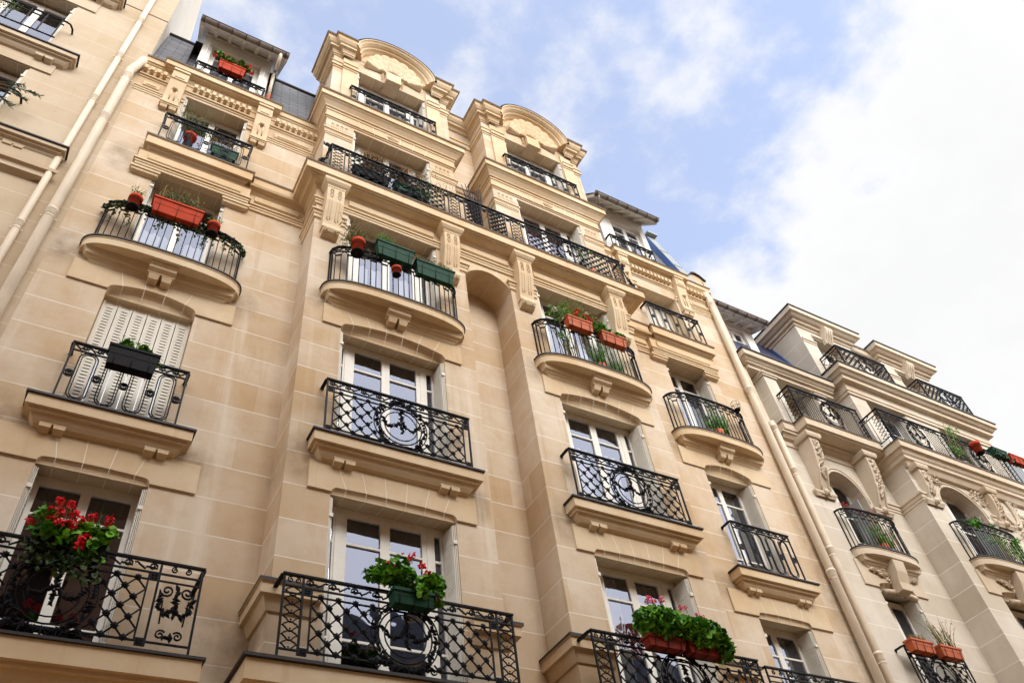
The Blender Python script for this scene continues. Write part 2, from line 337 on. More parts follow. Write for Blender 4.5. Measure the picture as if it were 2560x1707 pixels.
def opening(mb, trim, x0, x1, zb, zh, yw, rise=.02, panel=None, joints=5, depth=.42, cut=True):
    """reveals, soffit and shaped lintel of one window; returns the hole in the wall"""
    top = zh + .32 if cut else zh
    cur = head_curve(x0, x1, zh, rise) if cut else [(x0, zh), (x1, zh)]
    yp = yw - .035 if panel else yw
    cd = .10 if rise > .05 else .02
    for x in (x0, x1): mb.poly([(x, yw, zb), (x, yw + depth, zb), (x, yw + depth, zh + SOF), (x, yw, zh)], trim)
    zi = zh + SOF
    mb.poly([(x0, yw + (cd if cut else 0), zh), (x1, yw + (cd if cut else 0), zh), (x1, yw + depth, zi), (x0, yw + depth, zi)], trim)
    if cut:
        for (a, za), (b, zb_) in zip(cur, cur[1:]):
            mb.poly([(a, yw, za), (b, yw, zb_), (b, yw, top), (a, yw, top)], trim)
            prev = None
            for q in (0, .3, .6, .85, 1.0):        # the cove from the shaped front edge down to the straight head
                s = math.sin(q * pi / 2); e = q
                row = [(a, yp + (yw + cd - yp) * s, za + (zh - za) * (1 - math.cos(q * pi / 2))), (b, yp + (yw + cd - yp) * s, zb_ + (zh - zb_) * (1 - math.cos(q * pi / 2)))]
                if prev: mb.add([prev[0], prev[1], row[1], row[0]], [(0, 1, 2, 3)], trim, True)
                prev = row
    if panel:
        pl, pr, pt = panel; pb = zh + .015
        for (a, za), (b, zb_) in zip(cur, cur[1:]): mb.poly([(a, yp, za), (b, yp, zb_), (b, yp, pt), (a, yp, pt)], trim)
        for a, b in ((pl, x0), (x1, pr)):
            mb.poly([(a, yp, pb), (b, yp, pb), (b, yp, pt), (a, yp, pt)], trim); mb.poly([(a, yp, pb), (b, yp, pb), (b, yw + .01, pb), (a, yw + .01, pb)], trim)
        for x in (pl, pr): mb.poly([(x, yp, pb), (x, yw, pb), (x, yw, pt), (x, yp, pt)], trim)
        for a, z in ((x0, cur[0][1]), (x1, cur[-1][1])): mb.poly([(a, yp, pb), (a, yw + cd, pb), (a, yw + cd, z), (a, yp, z)], trim)
        mb.poly([(pl, yp, pt), (pr, yp, pt), (pr, yw, pt), (pl, yw, pt)], trim)
        cx = (x0 + x1) / 2; w = .011
        for i in range(joints):
            t = (i + .5) / joints * 2 - 1; xt = cx + t * (x1 - x0) * .56; xb = cx + t * (x1 - x0) * .5 * .94; k = min(range(len(cur)), key=lambda q: abs(cur[q][0] - xb)); zc = cur[k][1]
            y = yp - .0025
            mb.poly([(xt - w / 2, y, pt), (xt + w / 2, y, pt), (xb + w / 2, y, zc), (xb - w / 2, y, zc)], M_MORT)
            mb.poly([(xb - w / 2, y, zc), (xb + w / 2, y, zc), (xb + w / 2, yw + cd - .006, zh - .003), (xb - w / 2, yw + cd - .006, zh - .003)], M_MORT)
            mb.poly([(xb - w / 2, yw + cd - .006, zh - .003), (xb + w / 2, yw + cd - .006, zh - .003), (xb + w / 2, yw + depth, zh + SOF - .003), (xb - w / 2, yw + depth, zh + SOF - .003)], M_MORT)
    elif joints:
        w = .011
        for i in range(joints):
            xb = x0 + (i + .5) / joints * (x1 - x0)
            mb.poly([(xb - w / 2, yw + .01, zh - .003), (xb + w / 2, yw + .01, zh - .003), (xb + w / 2, yw + depth, zh + SOF - .003), (xb - w / 2, yw + depth, zh + SOF - .003)], M_MORT)
    return (x0, x1, zb, top)

def shutter_stack(p, x, side, y0, zb, zt, d=.33):
    """folded slatted shutters against a reveal"""
    mb = MB()
    for k in range(3):
        a = x + side * (.004 + k * .019); mb.box(min(a, a + side * .012), max(a, a + side * .012), y0 + .012 * k, y0 + d - .02 * (2 - k), zb + .05, zt - .035, M_SHUT)
    a = x + side * .0545
    n = int((zt - zb - .5) / .055)
    for i in range(n):
        if i % 22 in (20, 21): continue
        z = zb + .25 + i * .055; mb.box(min(a, a + side * .005), max(a, a + side * .005), y0 + .07, y0 + d - .08, z, z + .022, M_SHUT)
    for z in (zb + .35, zt - .35): mb.box(min(x, x + side * .06), max(x, x + side * .06), y0 - .012, y0 + .010, z, z + .055, M_SHUT)
    mb.build('shutter', p)
def closed_shutter(p, x0, x1, y, zb, zt, n=6):
    mb = MB(); w = (x1 - x0) / n
    for i in range(n):
        a = x0 + i * w; mb.box(a + .006, a + w - .006, y, y + .035, zb, zt, M_SHUT)
        mb.box(a + .006, a + .035, y - .008, y, zb, zt, M_SHUT); mb.box(a + w - .035, a + w - .006, y - .008, y, zb, zt, M_SHUT)
        k = int((zt - zb - .2) / .062)
        for j in range(k):
            z = zb + .12 + j * .062
            mb.box(a + .07, a + w - .06, y - .004, y + .001, z, z + .011, M_SLIT)
            mb.add([(a + .06, y, z + .05), (a + w - .055, y, z + .05), (a + w - .055, y - .007, z + .012), (a + .06, y - .007, z + .012)], [(0, 1, 2, 3)], M_SHUT)
    mb.box(x0, x0 + .03, y - .02, y + .04, zb, zt, M_SHUT); mb.box(x1 - .03, x1, y - .02, y + .04, zb, zt, M_SHUT)
    mb.build('shutter', p)
def window(p, x0, x1, zb, zh, y, kind='two', curtain=None, gl=None, bars=None, ajar=0, room=True, arch=None):
    gl = gl or M_GL
    W_ = x1 - x0; fr = MB(); D = .05
    fr.box(x0, x0 + .055, y, y + D, zb, zh, M_WHITE); fr.box(x1 - .055, x1, y, y + D, zb, zh, M_WHITE)
    fr.box(x0 + .055, x1 - .055, y, y + D, zh - .075, zh, M_WHITE); fr.box(x0 + .055, x1 - .055, y, y + D, zb, zb + .06, M_WHITE)
    if kind == 'four':
        ms = [(x0 + .115 * W_, x0 + .165 * W_), (x1 - .165 * W_, x1 - .115 * W_)]
        for a, b in ms: fr.box(a, b, y - .02, y + D, zb + .06, zh - .075, M_WHITE)
        leaves = [(x0 + .055, ms[0][0], .03), (ms[0][1], (x0 + x1) / 2, .07), ((x0 + x1) / 2, ms[1][0], .07), (ms[1][1], x1 - .055, .03)]
    else: leaves = [(x0 + .055, (x0 + x1) / 2, .06), ((x0 + x1) / 2, x1 - .055, .06)]
    bars = bars if bars is not None else [zh - .62, zb + .62]
    panes = []
    for a, b, st in leaves:
        z0, z1 = zb + .06, zh - .075; yy = y + .004
        fr.box(a, a + st, yy - .012, yy + .035, z0, z1, M_WHITE); fr.box(b - st, b, yy - .012, yy + .035, z0, z1, M_WHITE)
        fr.box(a + st, b - st, yy - .012, yy + .035, z0, z0 + .09, M_WHITE); fr.box(a + st, b - st, yy - .012, yy + .035, z1 - .055, z1, M_WHITE)
        cuts = [z0 + .09] + sorted(bars) + [z1 - .055]
        for bz in bars: fr.box(a + st, b - st, yy - .012, yy + .025, bz - .016, bz + .016, M_WHITE)
        for c, d in zip(cuts, cuts[1:]): panes.append((a + st - .004, b - st + .004, c, d))
    f = fr.build('window', p)
    g = MB()
    for a, b, c, d in panes: g.poly([(a, y + .02, c), (b, y + .02, c), (b, y + .02, d), (a, y + .02, d)], gl)
    g.build('pane', f)
    if room:
        r = MB(); a, b, c, d = x0 - .4, x1 + .4, zb - .05, zh + .25; yb = y + 1.6; y0 = y + .06
        r.poly([(a, yb, c), (b, yb, c), (b, yb, d), (a, yb, d)], M_ROOM); r.poly([(a, y0, c), (a, yb, c), (a, yb, d), (a, y0, d)], M_ROOM); r.poly([(b, y0, c), (b, yb, c), (b, yb, d), (b, y0, d)], M_ROOM)
        r.poly([(a, y0, d), (b, y0, d), (b, yb, d), (a, yb, d)], M_ROOM); r.poly([(a, y0, c), (b, y0, c), (b, yb, c), (a, yb, c)], M_ROOM); r.build('room_interior', f)
    if curtain:
        cm, parts, ct = curtain; c = MB()
        for u0, u1 in parts:
            a, b = x0 + u0 * W_, x0 + u1 * W_; n = max(6, int((b - a) / .035)); zt = zh - .08 if ct is None else ct; vs = []
            for i in range(n + 1):
                x = a + (b - a) * i / n; yy = y + .16 + .028 * math.sin(i * 1.35 + a * 9) + R.uniform(-.006, .006)
                vs += [(x, yy, zb + .05), (x, yy, zt)]
            c.add(vs, [(2 * i, 2 * i + 2, 2 * i + 3, 2 * i + 1) for i in range(n)], cm, True)
        c.build('curtain', f)
    return f

# ================================================================ ironwork, drawn in (u along, v up, w out) and mapped into place
def straight(x0, y, z0): return lambda u, v, w=0.0: (x0 + u, y - w, z0 + v)
def along_y(x, y0, z0, s=1): return lambda u, v, w=0.0: (x - w * s, y0 - u, z0 + v)      # a return running out from the wall
def superell(cx, h, A, yw, n=3.0, N=60):
    pts = []
    for i in range(N + 1):
        t = -1 + 2 * i / N; t = math.copysign(1 - (1 - abs(t)) ** 1.6, t); pts.append((cx + h * t, yw - A * max(0, 1 - abs(t) ** n) ** (1 / n)))
    return pts
def curved(pts, z0):
    L_ = [0.0]
    for a, b in zip(pts, pts[1:]): L_.append(L_[-1] + math.hypot(b[0] - a[0], b[1] - a[1]))
    def f(u, v, w=0.0):
        u = max(0, min(L_[-1] - 1e-6, u)); i = 0
        while i < len(L_) - 2 and L_[i + 1] < u: i += 1
        t = (u - L_[i]) / max(1e-9, L_[i + 1] - L_[i]); a, b = pts[i], pts[i + 1]; d = Vector((b[0] - a[0], b[1] - a[1])).normalized()
        return (a[0] + (b[0] - a[0]) * t + d.y * w, a[1] + (b[1] - a[1]) * t - d.x * w, z0 + v)
    return f, L_[-1]
TS = [1.12]
def T(mb, M, pts, r=.009, n=4, closed=False): mb.tube([M(*p) for p in pts], r * TS[0], M_IRON, n, closed)
def HB(mb, M, u0, u1, v, h, d=.03, seg=1):
    k = seg
    for i in range(k):
        a = u0 + (u1 - u0) * i / k; b = u0 + (u1 - u0) * (i + 1) / k
        p = [M(a, v, -d / 2), M(b, v, -d / 2), M(b, v, d / 2), M(a, v, d / 2), M(a, v + h, -d / 2), M(b, v + h, -d / 2), M(b, v + h, d / 2), M(a, v + h, d / 2)]
        mb.add(p, [(0, 3, 2, 1), (4, 5, 6, 7), (0, 1, 5, 4), (1, 2, 6, 5), (2, 3, 7, 6), (3, 0, 4, 7)], M_IRON)
def VB(mb, M, u, v0, v1, w=.022): HB(mb, M, u - w / 2, u + w / 2, v0, v1 - v0, w)
def spiral(cu, cv, r0, r1, t0, turns, n=16):
    return [(cu + (r0 + (r1 - r0) * i / n) * math.cos(t0 + turns * 2 * pi * i / n), cv + (r0 + (r1 - r0) * i / n) * math.sin(t0 + turns * 2 * pi * i / n)) for i in range(n + 1)]
def scroll_band(mb, M, u0, u1, v0, h, pitch=.30, flip=False, r=.0105, nn=4):
    k = max(1, round((u1 - u0) / pitch)); p = (u1 - u0) / k; s = -1 if flip else 1
    for i in range(k):
        a = u0 + p * (i + .5)
        pts = [(a + s * q, v0 + w) for q, w in spiral(-p * .26, h * .50, .010, h * .42, .5 * pi, 1.3, 12)]
        e0 = pts[-1]; pts += [(a + s * p * (-.02 + .16 * t), v0 + h * (.66 - .48 * math.sin(pi * t * .95)) ) for t in (.15, .45, .75)]
        pts += [(a + s * p * .28, v0 + h * .55), (a + s * p * .40, v0 + h * .78), (a + s * p * .5, v0 + h * .70)]
        T(mb, M, pts, r, nn)
def rosette(mb, M, u, v, r=.040):
    p = M(u, v, .014); mb.blob(p, r, M_IRON, 1.15, .7, 1.15); mb.blob(p, r * 1.2, M_IRON, .95, .5, .95, pi / 4)
def lattice(mb, M, u0, u1, v0, v1, pu=.20, pv=.20, ell=None, ros=True, r=.0095, nn=4):
    def inside(u, v): return not (ell and ((u - ell[0]) / ell[2]) ** 2 + ((v - ell[1]) / ell[3]) ** 2 < 1)
    H = v1 - v0; Wd = u1 - u0; nu = max(1, round(Wd / pu)); pu = Wd / nu; nv = max(1, round(H / pv)); pv = H / nv; sl_ = pv / pu
    for s in (1, -1):
        for k in range(-nv - 1, nu + nv + 2):
            # the line v - v0 = s*sl*(u - (u0 + (k+.5)*pu))
            c = u0 + (k + .5) * pu; ua, ub = c + (0 if s > 0 else -H / sl_), c + (H / sl_ if s > 0 else 0)
            ua, ub = max(u0, ua), min(u1, ub)
            if ub - ua < .02: continue
            run = None; n = max(4, int((ub - ua) / .02))
            for i in range(n + 1):
                u = ua + (ub - ua) * i / n; v = v0 + s * sl_ * (u - c)
                if inside(u, v):
                    if run is None: run = (u, v)
                    last = (u, v)
                if (not inside(u, v) or i == n) and run is not None:
                    if abs(last[0] - run[0]) > .015: T(mb, M, [run + (.006 * s,), last + (.006 * s,)], r, nn)
                    run = None
    if ros:
        for i in range(2 * nu + 1):
            for j in range(2 * nv + 1):
                if (i + j) % 2 == 0: continue
                u = u0 + i * pu / 2; v = v0 + j * pv / 2
                if inside(u, v) and u0 + .01 < u < u1 - .01: rosette(mb, M, u, v)
def leaves_on(mb, M, pts, r, step=.024, jit=.018):
    for (a, b), (c, d) in zip(pts, pts[1:]):
        n = max(1, int(math.hypot(c - a, d - b) / step))
        for i in range(n):
            t = i / n; u = a + (c - a) * t + R.uniform(-jit, jit); v = b + (d - b) * t + R.uniform(-jit, jit)
            mb.blob(M(u, v, R.uniform(0, .02)), r * R.uniform(.85, 1.45), M_IRON, 1.5, .7, .75, R.uniform(0, pi))
def oval_garland(mb, M, cu, cv, rx, ry, full=True, sc=1.0):
    E_ = lambda k, a0=0, a1=2 * pi, n=36: [(cu + rx * k * math.cos(a0 + (a1 - a0) * i / n), cv + ry * k * math.sin(a0 + (a1 - a0) * i / n)) for i in range(n + 1)]
    for k, q in ((.98, .008), (.77, .0095), (.60, .008)): T(mb, M, E_(k)[:-1], q, 5, True)
    if not full: return
    leaves_on(mb, M, E_(.88, .40 * pi, -.26 * pi, 18), .031 * sc); leaves_on(mb, M, E_(.88, .60 * pi, 1.26 * pi, 18), .031 * sc)
    leaves_on(mb, M, [(cu - .16 * sc, cv + ry * .90), (cu, cv + ry * 1.06), (cu + .16 * sc, cv + ry * .90)], .038 * sc, .018, .03)
    leaves_on(mb, M, [(cu, cv + ry * .66), (cu + .01, cv + ry * .1), (cu + .015, cv - ry * .36)], .027 * sc, .020, .018)
    sw = lambda s: [(cu + s * rx * u, cv + ry * (.30 - .42 * math.sin(pi * (u + .06) / .86))) for u in (.06, .2, .34, .48, .62, .74)]
    leaves_on(mb, M, sw(1), .027 * sc, .020, .016); leaves_on(mb, M, sw(-1), .027 * sc, .020, .016)
    leaves_on(mb, M, E_(.95, 1.24 * pi, 1.76 * pi, 12), .033 * sc, .018, .024)
    for s in (-1, 1):
        T(mb, M, [(cu + s * (q), v) for q, v in spiral(rx * .78, cv - ry * .86, .008, .045, -.5 * pi, 1.2, 12)], .009)
        leaves_on(mb, M, [(cu + s * rx * .75, cv - ry * .80), (cu + s * rx * .35, cv - ry * .98)], .024 * sc, .022, .014)
def corner_block(mb, M, u, v, s=.085):
    HB(mb, M, u - s / 2, u + s / 2, v - s / 2, s, .018)
    for a in (-.2, .2):
        for b in (-.2, .2): mb.blob(M(u + a * s, v + b * s, .012), .016, M_IRON, 1, .8, 1)
def chain(mb, M, u0, u1, v0, v1, n=7):
    cu = (u0 + u1) / 2; w = (u1 - u0) / 2 - .012; h = (v1 - v0) / n
    for i in range(n):
        c = v0 + (i + .5) * h
        pts = [(cu + w * .72 * math.cos(t) * (1 + .16 * math.cos(4 * t)), c + h * .50 * math.sin(t) * (1 + .10 * math.cos(4 * t)) + h * .06 * math.cos(2 * t)) for t in [2 * pi * k / 24 for k in range(24)]]
        T(mb, M, pts, .008, 4, True); mb.blob(M(cu, c - h * .28, 0), .014, M_IRON)
        for s in (-1, 1): mb.blob(M(cu + s * w * .90, c, 0), .016, M_IRON)
def frame(mb, M, Wd, H, band, v0=.035, posts=True, seg=1, top=.022):
    HB(mb, M, -.01, Wd + .01, H - top, top, .05, seg); HB(mb, M, 0, Wd, H - band, .016, .025, seg); HB(mb, M, 0, Wd, v0, .016, .025, seg)
    if posts:
        for u in (.012, Wd - .012): VB(mb, M, u, 0, H - top, .024)
def rail_loops(mb, M, Wd, H, returns=None):
    """long loops linked by rosette spirals under a running scroll"""
    band = .15; frame(mb, M, Wd, H, band, .012)
    k = max(2, round((Wd - .16) / .345)); p = (Wd - .16) / k; v0, v1 = .03, H - band - .002; vm = (v0 + v1) / 2
    half = k // 2
    for i in range(k):
        cu = .08 + p * (i + .5)
        for hw, e in ((p * .345, 0), (p * .25, .028)):
            pts = []
            for j in range(9): t = pi * j / 8; pts.append((cu + hw * math.cos(t), v1 - e - hw + hw * math.sin(t)))
            for j in range(9): t = pi + pi * j / 8; pts.append((cu + hw * math.cos(t), v0 + e + hw + hw * math.sin(t)))
            T(mb, M, pts, .0095 if e == 0 else .008, 4, True)
        for v in (v0 + .012, v1 - .012): mb.blob(M(cu, v, .01), .018, M_IRON, 1.2, .8, 1)
    for i in range(k + 1):
        cu = .08 + p * i
        T(mb, M, spiral(cu, vm, .058, .058, 0, 1.0, 14)[:-1], .009, 4, True); T(mb, M, spiral(cu, vm, .036, .034, 0, 1.0, 10)[:-1], .011, 4, True); mb.blob(M(cu, vm, .008), .024, M_IRON, 1, .6, 1)
    h = Wd / 2
    scroll_band(mb, M, .03, h, H - band + .016, band - .04, .20, True); scroll_band(mb, M, h, Wd - .03, H - band + .016, band - .04, .20)
def rail_oval(mb, M, Wd, H, ends=0.0, endkind='chain'):
    """diamond lattice either side of a garlanded oval, optional narrow end panels"""
    band = .16; frame(mb, M, Wd, H, band, .075); HB(mb, M, 0, Wd, H - band - .085, .014, .022)
    a, b = ends + .01, Wd - ends - .01; cu = Wd / 2; cv = (H - band) / 2 + .035; rx, ry = .43, (H - band) / 2 + .02
    lv0, lv1 = .09, H - band - .085; ins = .105
    for u in (a + ins, b - ins): VB(mb, M, u, .075, H - band, .018)
    if ends:
        for u in (a, b): VB(mb, M, u, .035, H - .02, .024)
    for u in (a + ins / 2, b - ins / 2):
        corner_block(mb, M, u, H - band - .042); corner_block(mb, M, u, .075)
    lattice(mb, M, a + ins, b - ins, lv0, lv1, .205, .20, (cu, cv, rx, ry))
    oval_garland(mb, M, cu, cv, rx, ry)
    scroll_band(mb, M, a + .02, cu - .16, H - band + .018, band - .045, .25); scroll_band(mb, M, cu + .16, b - .02, H - band + .018, band - .045, .25, True)
    if ends:
        for u0, u1 in ((.02, a), (b, Wd - .02)):
            if endkind == 'chain':
                chain(mb, M, u0, u1, .09, H - band, 7)
                for s in (-1, 1): T(mb, M, [((u0 + u1) / 2 + s * q, v) for q, v in spiral(.04, H - .075, .006, .038, 0, 1.3, 12)], .008)
            else:
                um = (u0 + u1) / 2; w = (u1 - u0)
                for s in (-1, 1):
                    T(mb, M, [(um + s * q, v) for q, v in spiral(w * .24, H - .34, .012, .075, pi, 1.5, 16)] + [(um + s * w * .40, H - .40), (um + s * w * .36, H - .50)], .011)
                    T(mb, M, [(um + s * q, v) for q, v in spiral(w * .2, .18, .01, .055, 0, 1.4, 14)], .010); T(mb, M, [(um + s * w * .30, H - .46), (um + s * w * .27, .30)], .010)
                    T(mb, M, [(um + s * q, v) for q, v in spiral(w * .16, H - .08, .008, .04, 0, 1.3, 12)], .009)
                    leaves_on(mb, M, [(um + s * w * .38, H - .42), (um + s * w * .36, H - .56), (um + s * w * .2, H - .63), (um, H - .56)], .026, .02, .012)
                leaves_on(mb, M, [(um, H - .30), (um, H - .66)], .026, .02, .012); leaves_on(mb, M, [(um - .05, .15), (um + .05, .15)], .03, .02, .01)
def rail_baluster(mb, M, L_, H, seg=26):
    """curved rail: paired balusters with little arches under a running scroll"""
    band = .15
    HB(mb, M, 0, L_, H - .022, .022, .05, seg); HB(mb, M, .1, L_ - .1, H - band, .014, .022, seg)
    for u in (.012, .10, L_ - .10, L_ - .012): VB(mb, M, u, 0, H - .02, .022)
    k = max(3, round((L_ - .24) / .20)); p = (L_ - .24) / k; d = p * .24; vt = H - band - .095
    for i in range(k):
        cu = .12 + p * (i + .5)
        for s in (-1, 1): T(mb, M, [(cu + s * d, .015), (cu + s * d, vt)], .0085, 4)
        HB(mb, M, cu - d - .015, cu + d + .015, .03, .022, .03); HB(mb, M, cu - d - .012, cu + d + .012, vt - .01, .018, .026)
        e = p / 2 - d
        for s in (-1, 1):
            T(mb, M, [(cu + s * (p / 2 - e * math.cos(t)), vt + (.085) * math.sin(t)) for t in (0, .25 * pi, .5 * pi)], .0085, 4)
    scroll_band(mb, M, .12, L_ / 2, H - band + .012, band - .035, .21); scroll_band(mb, M, L_ / 2, L_ - .12, H - band + .012, band - .035, .21, True)

# ================================================================ balconies
def slab_straight(p, x0, x1, yw, zt, d, h=.19, blocks=True, trim=None):
    """stone balcony slab with lead lip, stepped underside and paired block brackets"""
    trim = trim or M_TRIM; mb = MB(); path = [(x0 + d, yw), (x0 + d, yw - .001), (x1 - d, yw - .001), (x1 - d, yw)]
    prof = [(-.3, zt), (d + .03, zt), (d + .03, zt - .03), (d, zt - .032), (d, zt - h), (d - .05, zt - h - .005), (d - .05, zt - h - .045), (d - .09, zt - h - .05), (d - .12, zt - h - .11), (d - .16, zt - h - .16), (0.025, zt - h - .19), (0, zt - h - .20)]
    mb.mould(path, prof, trim, True, M_LEAD, 3)
    o = mb.build('balcony', p)
    if blocks:
        for cx in ((x0 * .81 + x1 * .19), (x0 * .19 + x1 * .81)):
            b = MB(); z1 = zt - h - .150
            b.box(cx - .155, cx + .155, yw - .135, yw, z1, z1 + .05, trim)
            for s in (-1, 1):
                c = cx + s * .080; b.add([(c - .068, yw - .145, z1), (c + .068, yw - .145, z1), (c + .068, yw, z1), (c - .068, yw, z1), (c - .066, yw - .145, z1 - .055), (c + .066, yw - .145, z1 - .055), (c + .05, yw, z1 - .10), (c - .05, yw, z1 - .10)],
                    [(4, 5, 6, 7), (0, 1, 5, 4), (1, 2, 6, 5), (2, 3, 7, 6), (3, 0, 4, 7)], trim)
            b.build('bracket', o)
    return o
def slab_curved(p, cx, h_, A, yw, zt, trim=None, bracket=True, plate=True):
    trim = trim or M_TRIM; mb = MB(); pts = superell(cx, h_ - .03, A - .03, yw)
    prof = [(-.02, zt), (.03, zt), (.03, zt - .028), (.012, zt - .03), (.012, zt - .055), (0, zt - .06), (-.004, zt - .20), (-.05, zt - .205)]
    mb.mould(pts, prof, trim, True, M_LEAD, 3)
    for q, z in ((0, zt - .001), (-.045, zt - .204)):
        pp = superell(cx, h_ - .03 + q, A - .03 + q, yw); mb.poly([(x, y, z) for x, y in pp], trim)
    if plate:
        w = h_ - .28; path = [(cx - w, yw), (cx - w, yw - .001), (cx + w, yw - .001), (cx + w, yw)]
        mb.mould(path, [(.19, zt - .20), (.19, zt - .215), (.165, zt - .25), (.15, zt - .30), (.10, zt - .325), (.10, zt - .345), (.075, zt - .36), (.035, zt - .42), (0, zt - .43)], trim)
    o = mb.build('balcony', p)
    if bracket:
        b = MB(); z1 = zt - .19; w = .205
        b.prism([(yw, z1), (yw - .30, z1), (yw - .30, z1 - .055), (yw - .275, z1 - .06), (yw - .26, z1 - .12), (yw - .20, z1 - .165), (yw - .20, z1 - .185), (yw, z1 - .185)], cx - w, cx + w, trim)
        for s in (-1, 1):
            c = cx + s * .095; b.add([(c - .08, yw - .195, z1 - .185), (c + .08, yw - .195, z1 - .185), (c + .08, yw, z1 - .185), (c - .08, yw, z1 - .185), (c - .065, yw - .16, z1 - .28), (c + .065, yw - .16, z1 - .28), (c + .065, yw, z1 - .31), (c - .065, yw, z1 - .31)],
                [(4, 5, 6, 7), (0, 1, 5, 4), (1, 2, 6, 5), (2, 3, 7, 6), (3, 0, 4, 7)], trim)
        b.build('bracket', o)
    return o
def railing(bal, fn):
    mb = MB(); fn(mb); return mb.build('railing', bal)
def rail_straight(bal, kind, x0, x1, y, z, H, yw, **k):
    def f(mb):
        M = straight(x0, y, z); kind(mb, M, x1 - x0, H, **k)
        for x in (x0, x1):                                           # the handrail turns back to the wall
            mb.bar((x, y + .02, z + H - .012), (x, yw, z + H - .012), .05, .022, M_IRON)
            mb.blob((x, yw - .01, z + H - .03), .05, M_IRON, .7, .5, 1)
    return railing(bal, f)
def rail_curve(bal, cx, h_, A, yw, z, H):
    def f(mb):
        pts = superell(cx, h_, A, yw, 3.0, 50); M, L_ = curved(pts, z); rail_baluster(mb, M, L_, H)
    return railing(bal, f)
def drainpipe(p, pts, r, collars, mt=None, rust=False):
    mt = mt or M_PIPE; mb = MB(); mb.tube(pts, r, mt, 14); o = mb.build('drainpipe', p)
    for z in collars:
        i = max(k for k in range(len(pts)) if k == 0 or pts[k][2] >= z - 1e-6) if pts[0][2] > pts[-1][2] else 0
        a, b = pts[min(i, len(pts) - 2)], pts[min(i + 1, len(pts) - 1)]; t = (z - a[2]) / (b[2] - a[2]); x = a[0] + (b[0] - a[0]) * t; y = a[1] + (b[1] - a[1]) * t
        c = MB(); c.lathe((x, y, z), [(r + .001, -.09), (r + .008, -.08), (r + .008, .02), (r + .017, .03), (r + .017, .055), (r + .006, .075), (r + .001, .085)], mt, 14)
        c.lathe((x, y, z - .15), [(r + .001, 0), (r + .007, .003), (r + .007, .022), (r + .001, .025)], mt, 14)
        for s in (-1, 1): c.box(x + s * (r + .018) - .018, x + s * (r + .018) + .018, y - .010, y + .008, z - .149, z - .130, M_RUST if rust else mt)
        c.box(x - .01, x + .01, y, y + .12, z - .149, z - .130, M_RUST)
        c.build('collar', o)
    return o
# ================================================================ street and the terrace across it (seen in the panes)
g = MB(); g.poly([(-150, -150, 0), (150, -150, 0), (150, 150, 0), (-150, 150, 0)], mat('warm_bounce_ground', (.27, .155, .06), .9, noise=.2, nscale=1.5)); tag(g.build('street'), kind='structure')  # street out of view; orange tone chosen to bounce warm light upward
def pave(y0, y1):
    b = MB(); b.box(-60, 80, y0, y1, .004, .13, mat('paving', (.60, .35, .13), .9, noise=.15, nscale=2)); tag(b.build('pavement'), kind='structure')  # unseen pavement, tinted orange for warm bounce onto the slab undersides
pave(-2.6, -.02); pave(-16.0, -13.6)
op = empty('terraced_building', (8, -16, 0), 'dark stone terrace across the street, seen only as a reflection in the lower panes', 'building')
OW = stone('terrace_stone', (.34, .20, .13), (.20, .10, .06), 6.8, .16, .012, (.42, .34, .26)); OW2 = stone('pale_terrace_stone', (.54, .38, .21), (.38, .25, .12), 6.8)
def terrace(x0, x1, h, mt):
    mb = MB(); hs = []; nx = int((x1 - x0) / 2.9)
    for i in range(nx):
        for j in range(int((h - 1) / 3.4)): hs.append((x0 + .8 + i * 2.9, x0 + 2.1 + i * 2.9, 1.6 + j * 3.4, 3.9 + j * 3.4))
    wall_panel(mb, x0, x1, 0, h, -16, hs, mt)
    for q in hs: mb.poly([(q[0], -16.25, q[2]), (q[1], -16.25, q[2]), (q[1], -16.25, q[3]), (q[0], -16.25, q[3])], M_ROOM)
    mb.mould([(x1, -16), (x0, -16)], [(.0, h - .5), (.3, h - .3), (.35, h), (0, h)], mt)
    for x in (x0, x1): mb.poly([(x, -16, 0), (x, -26, 0), (x, -26, h + 3.2), (x, -17.4, h + 2.5), (x, -16, h)], mt)
    mb.poly([(x0, -26, h + 3.2), (x1, -26, h + 3.2), (x1, -26, 0), (x0, -26, 0)], mt); mb.build('wall', op)
    mb = MB(); mb.poly([(x0, -16, h), (x1, -16, h), (x1, -17.4, h + 2.5), (x0, -17.4, h + 2.5)], M_SLATE); mb.poly([(x0, -17.4, h + 2.5), (x1, -17.4, h + 2.5), (x1, -26, h + 3.2), (x0, -26, h + 3.2)], M_LEAD); rf = mb.build('roof', op)
    for i in range(int((x1 - x0) / 5.2)):
        x = x0 + 2 + i * 5.2 + R.uniform(-1, 1); c = MB(); c.box(x - .9, x + .9, -18.6, -17.9, h + 2.1, h + 3.4 + R.uniform(-.2, .4), mt)
        for k in range(5): c.lathe((x - .7 + k * .35, -18.25, h + 3.6), [(.12, 0), (.10, .5 + .5 * R.random()), (.12, .55 + .5)], M_TERRA, 8)
        c.build('chimney', rf)
terrace(-31, 5.2, 20.4, OW); terrace(5.2, 46, 15.3, OW2)

